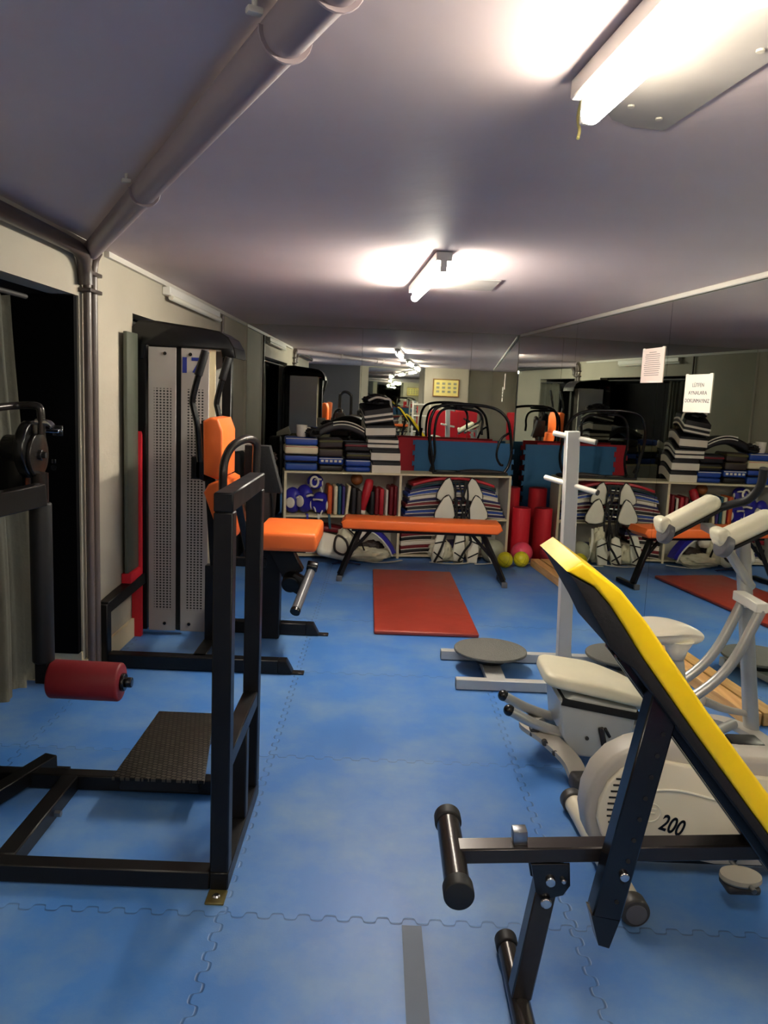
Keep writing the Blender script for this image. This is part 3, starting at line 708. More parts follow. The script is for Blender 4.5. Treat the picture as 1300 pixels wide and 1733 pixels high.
for (a, c) in (((.885, 4.16, 1.315), (1.085, 4.06, 1.28)), ((.875, 4.24, 1.075), (1.095, 4.00, 1.03))):
    m_ = MB(); m_.cyl(a, c, .014, n=16, bev=.004); h_ = m_.build('peg', 'white_paint', T)
    d_ = (Vector(c) - Vector(a)).normalized(); m_ = MB(); m_.cyl(c, Vector(c) + d_ * .006, .015, n=14); m_.build('peg_end', 'dark_plastic', h_)

# ================================================================== AB COASTER
T = thing('ab_coaster', 'silver ab exercise machine with cream padded sliding seat on two curved rails', 'exercise machine', (1.15, 3.2, 0))
def rail(y, dx=0, dz=0): return [(.56 + dx, y, .228 + dz), (.67 + dx, y, .175 + dz), (.80 + dx, y, .140 + dz), (.95 + dx, y, .145 + dz), (1.10 + dx, y, .195 + dz), (1.31 + dx, y, .325 + dz), (1.44 + dx, y, .465 + dz), (1.535 + dx, y, .69 + dz)]
for y in (3.08, 3.24):
    m_ = MB(); m_.tube(rail(y), .021, n=16); rl_ = m_.build('curved_rail', 'silver_tube', T)
    m_ = MB(); m_.ball((.558, y, .229), .024, u=16, v=10); m_.build('end_cap', 'black_gloss', rl_)
# carriage
m_ = MB(); m_.prism([(.765, .155), (.745, .30), (.80, .325), (1.06, .275), (1.045, .17), (1.00, .075), (.955, .062), (.83, .07), (.80, .10)], 3.02, 3.30, 'xz', .012, seg=3); ca = m_.build('carriage', 'silver_plastic', T)
m_ = MB(); m_.bar((.915, 3.012, .20), (.945, 3.008, .085), .014, .022); m_.bar((.93, 3.01, .20), (.955, 3.01, .16), .012, .012); m_.build('lever', 'gunmetal', ca)
m_ = MB()
for x, z in ((.865, .15), (.995, .155)): m_.cyl((x, 3.02, z), (x, 3.013, z), .008, n=10)
m_.build('screws', 'dark_plastic', ca)
m_ = MB(); m_.prism([(.752, .285), (.76, .312), (1.07, .262), (1.055, .235)], 3.01, 3.31, 'xz', .003); m_.build('seat_board', 'black_matte', ca)
# seat: soft saddle-like cushion, wider at its raised left end
tb = bmesh.new(); bmesh.ops.create_cube(tb, size=1); bmesh.ops.subdivide_edges(tb, edges=tb.edges[:], cuts=9, use_grid_fill=True)
for v in tb.verts:
    x, y, z = v.co * 2
    r = (abs(x) ** 6 + abs(y) ** 6 + abs(z) ** 4) ** (1 / 6) or 1
    x, y, z = x / max(r, .0001) if r > 1 else x, y / r if r > 1 else y, z / r if r > 1 else z
    wy = .185 * (1 - .18 * (x + 1) / 2 * abs(x)); top = .032 * (1 - .15 * abs(y) ** 2)
    X_ = .215 * x; Z_ = top * z + .012 * math.cos(x * 2.6) * (1 if z > 0 else .3) + (.018 * max(0, -x - .4) if z > 0 else 0)
    v.co = (X_, wy * y, Z_)
m_ = MB(); m_._merge(tb, Matrix.Translation((.905, 3.17, .338)) @ Euler((math.radians(-3), math.radians(10.5), math.radians(-4))).to_matrix().to_4x4())
m_.build('seat', 'cream_vinyl', ca, sharp=70)
# feet
m_ = MB(); m_.tube([(.815, 2.90, .035), (.79, 2.97, .08), (.715, 3.07, .125), (.655, 3.16, .14), (.715, 3.26, .125), (.79, 3.37, .08), (.815, 3.44, .035)], .03, sq=(.075, .022), smooth=6); m_.build('front_foot', 'warm_grey_plastic', T)
m_ = MB(); m_.box((.67, 3.16, .135), (.04, .16, .04), None, .01); m_.cyl((.70, 3.04, .12), (.70, 3.02, .12), .012, n=10); m_.cyl((.735, 3.0, .095), (.735, 2.985, .095), .012, n=10); m_.build('foot_bracket', 'dark_plastic', T)
for c_ in ((.82, 2.885, .033), (.82, 3.455, .033)):
    m_ = MB(); m_.box(c_, (.088, .075, .062), (0, 0, .1), .018, 3); m_.build('rubber_cap', 'dark_plastic', T)
m_ = MB(); m_.tube([(1.46, 3.56, .035), (1.51, 3.47, .075), (1.58, 3.36, .10), (1.66, 3.24, .09), (1.73, 3.12, .04)], .03, sq=(.08, .022)); m_.build('rear_foot', 'warm_grey_plastic', T)
for c_ in ((1.45, 3.575, .03), (1.74, 3.105, .03)):
    m_ = MB(); m_.box(c_, (.085, .075, .055), (0, 0, .5), .018, 3); m_.build('rubber_cap', 'dark_plastic', T)
m_ = MB(); m_.tube([(.70, 3.16, .10), (.90, 3.16, .055), (1.15, 3.16, .06), (1.40, 3.2, .095), (1.58, 3.3, .12)], .022, n=14); m_.build('base_tube', 'silver_tube', T)
m_ = MB(); m_.tube([(1.40, 3.22, .25), (1.52, 3.26, .20), (1.66, 3.3, .165)], lambda f: .020 - .008 * f, n=12); m_.build('link_bar', 'warm_grey_plastic', T)
m_ = MB(); m_.cyl((1.665, 3.30, .06), (1.525, 3.30, .98), .033, .030, n=24); m_.build('post', 'silver_tube', T)
m_ = MB(); m_.bar((1.53, 3.06, .70), (1.53, 3.28, .70), .05, .04); m_.bar((1.53, 3.16, .69), (1.57, 3.28, .66), .04, .03); m_.build('rail_bracket', 'white_paint', T)
m_ = MB(); m_.tube([(1.44, 3.22, .90), (1.50, 3.25, .83), (1.585, 3.29, .735)], .02, n=12); m_.build('brace', 'silver_tube', T)
for (a, c, yy) in (((1.235, .95), (1.44, 1.075), 3.42), ((1.365, .955), (1.55, 1.055), 3.13)):
    ang = math.atan2(c[1] - a[1], c[0] - a[0]); L = math.hypot(c[0] - a[0], c[1] - a[1]) + .05
    m_ = MB(); m_.box(((a[0] + c[0]) / 2, yy, (a[1] + c[1]) / 2), (L, .11, .07), (0, -ang, 0), .034, 5)
    m_.box((a[0] - .005, yy, a[1] + .022), (.05, .11, .06), (0, -.2, 0), .02, 4)
    pd_ = m_.build('elbow_pad', 'cream_vinyl', T, sharp=60)
    m_ = MB(); m_.box(((a[0] + c[0]) / 2 + .012, yy, (a[1] + c[1]) / 2 - .036), (L * .95, .10, .012), (0, -ang, 0), .004); m_.build('pad_board', 'black_matte', pd_)
    m_ = MB(); m_.cyl((a[0] - .012, yy - .03, a[1] - .01), (a[0] + .02, yy - .025, a[1] - .02), .048, n=24, bev=.006); m_.build('pad_cap', 'grey_grip', pd_)
m_ = MB(); m_.bar((1.41, 3.10, .955), (1.43, 3.44, .965), .05, .03); m_.bar((1.42, 3.27, .955), (1.53, 3.3, .95), .05, .04); m_.build('pad_bracket', 'silver_tube', T)
m_ = MB(); m_.tube([(1.44, 3.40, 1.045), (1.50, 3.38, 1.07), (1.555, 3.34, 1.10), (1.58, 3.3, 1.16), (1.575, 3.27, 1.24)], .018, n=14); m_.build('handle', 'black_rubber', T)

# ================================================================== EXERCISE BIKE 200
T = thing('exercise_bike', 'cream exercise bike marked 200 standing behind the yellow bench', 'exercise machine', (1.15, 2.4, 0))
body = [(.745, .06), (.70, .12), (.685, .19), (.69, .26), (.715, .33), (.76, .385), (.82, .42), (.88, .437), (.95, .437), (1.06, .412), (1.2, .40), (1.45, .40), (1.60, .36), (1.64, .24), (1.62, .08), (1.58, .05), (1.10, .045), (.86, .05)]
m_ = MB(); m_.prism(body, 2.345, 2.46, 'xz', .018, seg=3); m_.build('shroud', 'warm_grey_plastic', T)
cov = [(.775, .085), (.735, .14), (.718, .19), (.722, .25), (.745, .31), (.785, .355), (.84, .385), (.89, .392), (1.0, .375), (1.15, .352), (1.35, .34), (1.52, .32), (1.57, .22), (1.56, .06), (1.10, .055), (1.06, .06), (.86, .062)]
m_ = MB(); m_.prism(cov, 2.325, 2.345, 'xz', .008, seg=3); cv = m_.build('side_cover', 'cream_plastic', T)
m_ = MB(); m_.tube([(.86, 2.323, .29), (.96, 2.323, .295), (1.08, 2.323, .27), (1.20, 2.323, .235), (1.35, 2.323, .225)], .004, n=8); m_.build('molded_line', 'cream_light', cv)
m_ = MB(); m_.prism([(.99, .13), (1.05, .065), (1.10, .056), (1.55, .06), (1.56, .13)], 2.319, 2.3255, 'xz', .002); m_.build('lower_cover', 'warm_grey_plastic', cv)
m_ = MB()
for k in range(11):
    z = .325 - k * .0205; x0 = .765 - .028 * math.sin((k + 2) / 12 * PI); m_.box((x0 + .04, 2.324, z), (.065 - .018 * abs(k - 6) / 6, .004, .0055), None, .001)
m_.build('vent_slots', 'black_matte', cv)
text('number_200', '200', .076, face((.955, 2.3235, .176), (.94, 0, -.30), (.30, 0, .94)), 'black_gloss', cv, xs=.68, shear=.08, bold=.0012)
m_ = MB(); c0 = Vector((.885, 2.3235, .218))
m_.tube([c0 + Vector((.030 * math.cos(a), 0, .030 * math.sin(a))) for a in [2 * PI * k / 24 for k in range(24)]], .0022, n=6, closed=True, smooth=0)
m_.bar(c0 + Vector((-.014, 0, -.014)), c0 + Vector((-.002, 0, .016)), .005, .003); m_.bar(c0 + Vector((-.004, 0, .014)), c0 + Vector((.018, 0, .012)), .005, .003); m_.bar(c0 + Vector((-.008, 0, .0)), c0 + Vector((.014, 0, -.002)), .005, .003)
m_.build('round_emblem', 'cream_light', cv)
m_ = MB(); m_.cyl((.905, 2.324, .075), (.905, 2.318, .075), .006, n=10); m_.build('screw', 'dark_plastic', cv)
m_ = MB(); m_.mm(.84, 1.60, 2.36, 2.44, .03, .052); m_.build('underframe', 'black_steel', T)
m_ = MB(); m_.cyl((.775, 2.115, .042), (.745, 2.70, .042), .034, n=28); m_.bar((.76, 2.4, .045), (.88, 2.4, .06), .05, .04); m_.build('front_stabilizer', 'cream_plastic', T)
for a, c in (((.777, 2.075, .042), (.775, 2.125, .042)), ((.743, 2.735, .042), (.745, 2.69, .042))):
    m_ = MB(); m_.cyl(a, c, .042, n=28, bev=.006); cp = m_.build('stabilizer_cap', 'dark_plastic', T)
    if a[1] < 2.3:
        m_ = MB(); m_.cyl((.777, 2.070, .042), (.777, 2.076, .042), .030, n=28, bev=.002); m_.build('cap_disc', 'grey_grip', cp)
m_ = MB(); m_.cyl((1.62, 2.12, .042), (1.60, 2.68, .042), .034, n=24); m_.bar((1.55, 2.4, .05), (1.62, 2.4, .045), .05, .04); m_.build('rear_stabilizer', 'cream_plastic', T)
m_ = MB(); m_.cyl((1.205, 2.325, .215), (1.205, 2.27, .215), .02, n=16); m_.bar((1.205, 2.285, .215), (1.13, 2.275, .095), .024, .014, up=(0, 1, 0)); cr_ = m_.build('crank', 'black_steel', T)
m_ = MB(); m_.cyl((1.13, 2.28, .095), (1.13, 2.12, .095), .008, n=10); m_.build('pedal_axle', 'steel', cr_)
m_ = MB(); m_.lathe([(0, -.012), (.055, -.012), (.062, -.004), (.060, .008), (.045, .014), (0, .015)], (1.12, 2.19, .098), 32, scale=(1, .78, 1)); pdl = m_.build('pedal', 'pedal_grey', cr_)
m_ = MB(); m_.box((1.12, 2.19, .072), (.10, .075, .026), None, .01, 3); m_.build('pedal_body', 'dark_plastic', cr_)
m_ = MB(); m_.cyl((1.205, 2.46, .215), (1.205, 2.52, .215), .02, n=16); m_.bar((1.205, 2.51, .215), (1.28, 2.52, .33), .024, .014, up=(0, 1, 0)); m_.box((1.29, 2.60, .34), (.11, .09, .03), None, .01); m_.build('far_crank', 'black_steel', T)
m_ = MB(); m_.cyl((1.00, 2.40, .42), (.945, 2.40, .71), .022, n=20); m_.build('seat_post', 'silver_tube', T)
# saddle
tb = bmesh.new(); bmesh.ops.create_uvsphere(tb, u_segments=40, v_segments=24, radius=1)
for v in tb.verts:
    x, y, z = v.co; t_ = (x + 1) / 2
    wy = .105 * (1 - t_) ** .7 + .030 if t_ < 1 else .03
    wy = .03 + .08 * max(0, 1 - t_ * 1.25) ** .8
    zz = (.035 if z > 0 else .045) * z + (.012 * math.sin(t_ * PI * 1.2))
    v.co = (.128 * x, wy * y * (1.15 if z > 0 else .95), zz)
m_ = MB(); m_._merge(tb, Matrix.Translation((.90, 2.40, .775))); m_.lathe([(0, -.06), (.026, -.06), (.034, -.03), (.05, 0), (0, .0)], (.945, 2.40, .757), 24); m_.build('saddle', 'cream_light', T, sharp=80)
m_ = MB(); m_.tube([(1.50, 2.40, .38), (1.56, 2.40, .75), (1.55, 2.40, 1.05)], .025, n=16); m_.build('handlebar_post', 'silver_tube', T)
m_ = MB(); m_.tube([(1.42, 2.16, 1.12), (1.50, 2.20, 1.07), (1.55, 2.3, 1.05), (1.55, 2.5, 1.05), (1.50, 2.6, 1.07), (1.42, 2.64, 1.12)], .016, n=14); m_.build('handlebar', 'black_rubber', T)

# ================================================================== YELLOW BENCH
T = thing('incline_bench', 'yellow padded incline bench on a dark steel frame in the right foreground', 'bench', (.7, 1.75, 0))
low = [(.39, 1.13), (.45, 1.10), (.485, 1.063), (.52, 1.015), (.56, .957), (.69, .79), (.87, .568), (1.06, .335)]
upp = [(1.095, .385), (.905, .605), (.71, .84), (.565, 1.028), (.505, 1.095), (.42, 1.152)]
m_ = MB(); m_.prism(low + upp, 1.60, 1.90, 'xz', .007, seg=3); pad = m_.build('padded_board', 'yellow_vinyl', T, sharp=50)
m_ = MB(); m_.prism([(.392, 1.127), (.45, 1.097), (.485, 1.06), (.52, 1.012), (.56, .954), (.69, .787), (.87, .565), (1.06, .332), (1.045, .32), (.86, .548), (.68, .765), (.55, .925), (.515, .948), (.505, .962), (.495, .967), (.470, 1.012), (.408, 1.108)], 1.603, 1.897, 'xz', .003)
m_.build('underside_cover', 'black_matte', pad)
m_ = MB(); m_.bar((.555, 1.715, .925), (.985, 1.715, .385), .045, .036, up=(.78, 0, .62)); m_.bar((.555, 1.79, .925), (.985, 1.79, .385), .045, .036, up=(.78, 0, .62)); m_.build('pad_frame', 'black_gloss', T)
m_ = MB(); m_.bar((.640, 1.665, .87), (.548, 1.665, .325), .05, .066, up=(1, 0, 0)); m_.prism([(.513, .335), (.579, .325), (.56, .255), (.535, .262)], 1.64, 1.69, 'xz'); st_ = m_.build('support_strut', 'black_gloss', T)
m_ = MB()
for k in range(9):
    z = .37 + k * .05; x = .548 + (z - .325) * .169 + .012; m_.cyl((x, 1.641, z), (x, 1.638, z), .005, n=10)
m_.build('height_holes', 'black_matte', st_)
for q_ in ((.61, 1.63, .875), (.645, 1.63, .84), (.578, 1.63, .435)):
    m_ = MB(); m_.cyl((q_[0], 1.64, q_[2]), (q_[0], q_[1], q_[2]), .011, n=12, bev=.003); m_.build('bolt', 'chrome', st_)
m_ = MB(); m_.bar((.215, 1.74, .418), (1.22, 1.74, .475), .052, .038); m_.build('main_beam', 'gunmetal', T)
m_ = MB(); m_.box((.36, 1.745, .462), (.034, .034, .035), (0, -.05, 0), .003); m_.build('stop_block', 'steel', T)
m_ = MB(); m_.cyl((.205, 1.61, .412), (.205, 1.875, .412), .029, n=32); fr_ = m_.build('foot_bar', 'gunmetal', T)
for a, c in (((.205, 1.575, .412), (.205, 1.615, .412)), ((.205, 1.87, .412), (.205, 1.91, .412))):
    m_ = MB(); m_.cyl(a, c, .034, n=32, bev=.004); m_.build('bar_cap', 'black_rubber', fr_)
m_ = MB(); m_.bar((.435, 1.745, .385), (.388, 1.745, .05), .05, .05, up=(1, 0, 0)); m_.build('front_leg', 'gunmetal', T)
for yy in (1.712, 1.777):
    m_ = MB(); m_.prism([(.385, .41), (.475, .415), (.48, .36), (.465, .335), (.43, .325), (.40, .34)], yy - .004, yy + .004, 'xz', .002); m_.build('hinge_plate', 'black_gloss', T)
for (x, z, r) in ((.432, .372, .012), (.425, .318, .013), (.462, .375, .006)):
    m_ = MB(); m_.cyl((x, 1.708, z), (x, 1.698, z), r, n=14, bev=.003); m_.build('hinge_bolt', 'chrome', T)
m_ = MB(); m_.cyl((.388, 1.42, .030), (.388, 1.93, .030), .026, n=30); ft_ = m_.build('front_foot_tube', 'gunmetal', T)
for a, c in (((.388, 1.38, .031), (.388, 1.42, .031)), ((.388, 1.925, .031), (.388, 1.968, .031))):
    m_ = MB(); m_.cyl(a, c, .030, n=30, bev=.004); m_.build('tube_cap', 'black_rubber', ft_)
m_ = MB(); m_.bar((1.15, 1.745, .46), (1.22, 1.745, .05), .05, .05, up=(1, 0, 0)); m_.build('rear_leg', 'gunmetal', T)
m_ = MB(); m_.cyl((1.22, 1.48, .030), (1.22, 2.01, .030), .026, n=30); m_.build('rear_foot_tube', 'gunmetal', T)

# ================================================================== TIMBER, BALLS, ROLLS
m_ = MB(); a, c = Vector((xm(7.06), 7.06, 0)) + MNRM * .045, Vector((xm(3.57), 3.57, 0)) + MNRM * .045
m_.bar((a.x, a.y, .034), (c.x, c.y, .034), .08, .066, bev=.003); o = m_.build('timber_beam', 'wood'); tag(o, 'long light wooden beam lying on the floor along the mirror wall', 'beam')
for n_, (c_, r_, m__, l_, k_) in enumerate((((1.130, 6.94), .070, 'ball_yellow', 'left yellow ball next to the grey ball at the right end of the shelf', 1), ((1.283, 6.99), .070, 'ball_yellow', 'right yellow ball in front of the pink ball', 1),
        ((1.315, 7.155), .098, 'ball_pink', 'pink ball behind the two yellow balls', 0), ((1.045, 7.125), .108, 'ball_grey', 'large grey ball beside the shelf behind the bench leg', 0))):
    m_ = MB(); m_.ball((c_[0], c_[1], r_), r_, u=32, v=20)
    if k_:
        o = m_.build('exercise_ball', m__)
        s_ = MB()
        for ax in range(3):
            pts = []
            for k in range(28):
                a = 2 * PI * k / 28; p = [0, 0, 0]; p[(ax + 1) % 3] = math.cos(a) * r_; p[(ax + 2) % 3] = math.sin(a) * r_
                pts.append(Vector((c_[0], c_[1], r_)) + Euler((.5, .4, .3)).to_matrix() @ Vector(p))
            s_.tube(pts, .0012, n=6, closed=True, smooth=0)
        s_.build('seams', 'pad_olive', o)
    else: o = m_.build('exercise_ball', m__)
    tag(o, l_, 'ball')
for (x, y, r, h, l) in ((1.325, 7.36, .085, .49, 'shorter red foam roll standing in front in the mirror corner'), (1.262, 7.66, .088, .645, 'taller red foam roll standing behind in the mirror corner')):
    m_ = MB(); m_.cyl((x, y, 0.002), (x, y, h), r, n=36, bev=.012); o = m_.build('foam_roll', 'red_bright'); tag(o, l, 'foam roll', 'red foam rolls')
    s_ = MB(); s_.tube([(x + (r * .15 + r * .8 * k / 60) * math.cos(k * .42), y + (r * .15 + r * .8 * k / 60) * math.sin(k * .42), h + .0005) for k in range(61)], .0022, n=6, smooth=0); s_.build('spiral_end', 'pad_crimson', o)
# puzzle mats standing behind the shelf
def puzzle(x0, x1, z0, z1, y, th, label, m, teeth_side):
    pts = [(x0, z0)]; n = 0
    def side(pa, pb, out, on):
        L = []; d = (Vector(pb) - Vector(pa)); ln = d.length; k = int(ln / .10); d.normalize(); o_ = Vector(out)
        if not on: return [pa]
        for i in range(k):
            s0 = ln * i / k; s1 = ln * (i + .5) / k; s2 = ln * (i + 1) / k; e = (s1 - s0) * .18
            for s, q in ((s0, 0), (s0 + e, 0), (s0 - e * .0, 1), (s1 + e * .0, 1), (s1 - e, 0)): L.append(tuple(Vector(pa) + d * s + o_ * (.022 * q)))
        return L
    P = side((x0, z0), (x1, z0), (0, -1), False) + side((x1, z0), (x1, z1), (1, 0), teeth_side in ('r', 'b')) + side((x1, z1), (x0, z1), (0, 1), False) + side((x0, z1), (x0, z0), (-1, 0), teeth_side in ('l', 'b'))
    m_ = MB(); m_.prism(P, y, y + th, 'xz'); o = m_.build('puzzle_mat', m); tag(o, label, 'mat', 'puzzle mats behind the shelf')
puzzle(.325, 1.295, .0, 1.045, 7.95, .02, 'blue puzzle mat standing upright behind the shelf', 'blue_mat_foam', 'b')
puzzle(.165, 1.15, .0, 1.062, 8.00, .02, 'red puzzle mat showing past the left edge of the blue standing mat', 'red_mat_foam', 'b')

# ================================================================== SHELF UNIT
BETA = math.radians(9.98)
SHM = Matrix.Translation((-.8516, 6.9566, 0)) @ Matrix.Rotation(BETA, 4, 'Z')
def SW(u, d, z): return SHM @ Vector((u, d, z))
W_ = 2.087; DP = .31
T = thing('storage_shelf', 'low two bay cream storage shelf packed with sports gear against the back mirror', 'shelf', SW(W_ / 2, DP / 2, 0))
m_ = MB(); m_.mm(0, W_, 0, DP, .762, .780, .002); m_.build('top_board', 'shelf_board', T, SHM)
for u0 in (0, W_ / 2 - .011, W_ - .022):
    m_ = MB(); m_.mm(u0, u0 + .022, .001, DP, 0, .762, .001); m_.build('upright_panel', 'shelf_side', T, SHM)
    m_ = MB(); m_.mm(u0, u0 + .022, -.002, .001, 0, .762); m_.build('edge_band', 'shelf_board', T, SHM)
for u0, u1, z in ((.022, W_ / 2 - .011, .388), (W_ / 2 + .011, W_ - .022, .375), (.022, W_ / 2 - .011, .035), (W_ / 2 + .011, W_ - .022, .035)):
    m_ = MB(); m_.mm(u0, u1, .001, DP, z - .018, z, .001); m_.build('shelf_level', 'shelf_board', T, SHM)
m_ = MB(); m_.mm(.01, W_ - .01, DP - .006, DP, .02, .762); m_.build('back_panel', 'shelf_side', T, SHM)

def kpad(u0, u1, z0, z1, body, label, band=None, line=None, d0=.03, d1=.29, grp='kick pads stacked on the shelf top', tilt=0, bz=(.3, .7), txt=None):
    c = ((u0 + u1) / 2, (d0 + d1) / 2, (z0 + z1) / 2); h = z1 - z0
    m_ = MB(); m_.box(c, (u1 - u0, d1 - d0, h - .002), (0, tilt, 0), min(.018, h * .42), 4); o = m_.build('kick_pad', body, xf=SHM)
    tag(o, label, 'pad', grp)
    if band:
        m_ = MB(); hh = h * (bz[1] - bz[0]); m_.box((c[0], c[1] - .003, z0 + h * (bz[0] + bz[1]) / 2), ((u1 - u0) * 1.004, d1 - d0 + .004, hh), (0, tilt, 0), min(.008, hh * .4), 3); m_.build('band', band, o, SHM)
    if line:
        m_ = MB(); m_.box((c[0], c[1] - .002, z1 - h * .16), ((u1 - u0) * .96, d1 - d0 - .006, .007), (0, tilt, 0), .002); m_.build('piping', line, o, SHM)
    if txt:
        m_ = MB(); n = 5
        for k in range(n): m_.box((u0 + (u1 - u0) * (.14 + .18 * k), d0 - .0035, (z0 + z1) / 2), ((u1 - u0) * .11, .002, h * .30), (0, tilt, .0), .001)
        m_.build('white_print', 'pad_white', o, SHM)
    return o
kpad(.008, .292, .781, .850, 'pad_blue', 'blue kick pad at the bottom of the leftmost stack on the shelf', line='pad_teal')
kpad(.004, .290, .852, .924, 'pad_black', 'black kick pad with a blue band above the bottom pad of the leftmost stack', band='pad_blue', bz=(.25, .85))
kpad(.0, .294, .926, 1.003, 'pad_cream', 'cream white kick pad with red piping in the leftmost stack', line='pad_red')
kpad(.004, .288, 1.005, 1.074, 'pad_blue', 'blue kick pad with pale piping on top of the leftmost stack', line='pad_cream')
kpad(.305, .520, .781, .838, 'pad_black', 'black kick pad at the bottom of the second stack from the left')
kpad(.302, .522, .840, .906, 'pad_blue', 'blue kick pad with blurred white print in the second stack', band=None, line='pad_white', txt=1)
kpad(.300, .516, .908, .985, 'pad_brown', 'dark brown kick pad above the printed blue pad', line='pad_olive')
kpad(.300, .512, .987, 1.072, 'pad_brown', 'dark brown pad with an olive band on top of the second stack', band='pad_olive', bz=(.6, .85), tilt=-.03)
kpad(.545, .768, .781, .828, 'pad_blue', 'thin plain blue kick pad at the bottom of the third stack')
kpad(.542, .770, .830, .890, 'pad_blue', 'blue kick pad with white piping in the third stack', line='pad_white')
kpad(.545, .772, .892, .962, 'pad_black', 'black kick pad with a yellow band in the third stack', band='pad_olive', bz=(.40, .66))
kpad(.530, .760, .964, 1.050, 'pad_black', 'black kick pad with a dark red band on top of the third stack', band='pad_crimson', bz=(.5, .72))
# dome shaped black pad with white stripes
T = thing('body_shield', 'arched black body shield with white stripes lying across the second and third stacks', 'pad', SW(.5, .16, 1.07), None)
def arch_band(u0, u1, z0, th, rise, d0, d1, n=18, sag=0):
    top = []; bot = []
    for k in range(n + 1):
        s = k / n; u = u0 + (u1 - u0) * s; h = rise * (1 - (2 * s - 1) ** 2) + sag * s
        top.append((u, z0 + th + h)); bot.append((u, z0 + h))
    return bot + list(reversed(top))
m_ = MB(); m_.prism(arch_band(.29, .72, 1.073, .075, .075, 0, 0), .04, .28, 'xz', .02, seg=3); m_.build('shell', 'pad_black', T, SHM)
m_ = MB()
for rr_, dd_ in ((.004, .036), (-.022, .030)):
    m_.tube([(.42 + .28 * s, dd_, 1.148 + rr_ + .075 * (1 - (2 * ((.42 + .28 * s - .29) / .43) - 1) ** 2)) for s in [k / 10 for k in range(11)]], .0055, n=8, smooth=2)
m_.build('white_stripe', 'pad_white', T, SHM)
m_ = MB(); m_.tube([(.31, .03, 1.10), (.26, .0, 1.09), (.22, .02, 1.10), (.24, .05, 1.14), (.31, .06, 1.14)], .012, n=10); m_.build('strap', 'strap_black', T, SHM)
m_ = MB(); m_.blob((.245, .14, 1.115), (.075, .10, .042), 3, .25, 3); tag(m_.build('black_glove', 'pad_black', xf=SHM), 'crumpled black glove lying on the leftmost stack beside the white cup', 'glove')
# white cup
T = thing('cup', 'white cup standing on top of the leftmost pad stack', 'cup', SW(.15, .12, 1.075))
m_ = MB(); m_.lathe([(0, 0), (.038, 0), (.046, .02), (.050, .105), (.047, .105), (.042, .02), (0, .012)], (.15, .12, 1.076), 32); m_.build('bowl', 'pad_white', T, SHM)
m_ = MB(); m_.tube([(.195, .12, 1.16), (.225, .12, 1.155), (.228, .12, 1.12), (.195, .12, 1.105)], .005, n=8); m_.build('handle', 'pad_white', T, SHM)
# striped curved shields leaning to the left as they rise
def shield(k, u0, u1, z, th, bands, label, tilt=0.0):
    d = [0.02 + .27 * s / 14 for s in range(15)]
    def prof(zl, zh, g=0):
        f = lambda s: .030 * math.sin((s - .25) * PI * 1.1) + .02 * s
        lo = [(d[i] + (g if i == 14 else -g if i == 0 else 0), z + zl + f(i / 14)) for i in range(15)]
        hi = [(d[i] + (g if i == 14 else -g if i == 0 else 0), z + zh + f(i / 14)) for i in range(15)]
        return lo + list(reversed(hi))
    M = Matrix.Translation(((u0 + u1) / 2, 0, z)) @ Matrix.Rotation(tilt, 4, 'Y') @ Matrix.Translation((-(u0 + u1) / 2, 0, -z))
    m_ = MB(); m_.prism(prof(.001, th - .001), u0, u1, 'yz', .010, seg=3, M=M); o = m_.build('curved_shield', 'pad_black', xf=SHM)
    tag(o, label, 'shield', 'black and white curved shields in one stack')
    for (a, b_) in bands:
        m_ = MB(); m_.prism(prof(th * a, th * b_, .004), u0 - .003, u1 + .003, 'yz', .004, seg=2, M=M); m_.build('white_band', 'pad_white', o, SHM)
shield(0, .782, 1.040, .790, .115, ((.02, .70),), 'curved shield with one wide white band at the bottom of the striped stack')
shield(1, .770, 1.032, .907, .105, ((.10, .70),), 'curved shield with one wide white band, second from the bottom of the striped stack')
shield(2, .735, 1.010, 1.014, .100, ((.16, .42), (.58, .84)), 'curved shield with two thin white bands in the middle of the striped stack')
shield(3, .715, .980, 1.121, .105, ((.18, .78),), 'curved shield with one wide white band, second from the top of the striped stack', -.04)
shield(4, .700, .955, 1.250, .120, ((.10, .24), (.46, .62)), 'curved shield with two slanting white bands on top of the striped stack', -.16)
m_ = MB(); m_.blob((.815, .15, 1.425), (.11, .10, .045), 5, .3, 3)
o = m_.build('black_glove', 'pad_black', xf=SHM); tag(o, 'black glove bundle with a white strap on top of the striped shield stack', 'glove')
m_ = MB(); m_.tube([(.73, .05, 1.42), (.80, .03, 1.45), (.88, .04, 1.44), (.93, .08, 1.43), (.945, .1, 1.36)], .010, n=8); m_.build('strap', 'pad_white', o, SHM)

# hoop frames (ab rollers) on the right bay
T = thing('ab_roller', 'black tube hoop ab roller frame standing on the right half of the shelf', 'exercise frame', SW(1.72, .15, .78))
def P3(L, d): return [(a, d, b_) for a, b_ in L]
o1 = [(1.355, .800), (1.345, .86), (1.325, .98), (1.302, 1.10), (1.298, 1.22), (1.318, 1.32), (1.365, 1.385), (1.48, 1.415), (1.66, 1.420), (1.84, 1.405), (1.95, 1.37), (2.03, 1.29), (2.062, 1.18), (2.082, 1.05), (2.085, .96), (2.065, .87), (2.03, .81)]
o2 = [(1.372, .800), (1.392, .86), (1.405, .96), (1.392, 1.10), (1.40, 1.24), (1.43, 1.33), (1.50, 1.375), (1.62, 1.372), (1.76, 1.365), (1.825, 1.335), (1.85, 1.27), (1.845, 1.20), (1.85, 1.14)]
m_ = MB(); m_.tube(P3(o1, .05), .014, n=12); m_.build('front_hoop', 'black_gloss', T, SHM)
m_ = MB(); m_.tube(P3(o2, .24), .012, n=12); m_.build('rear_hoop', 'black_gloss', T, SHM)
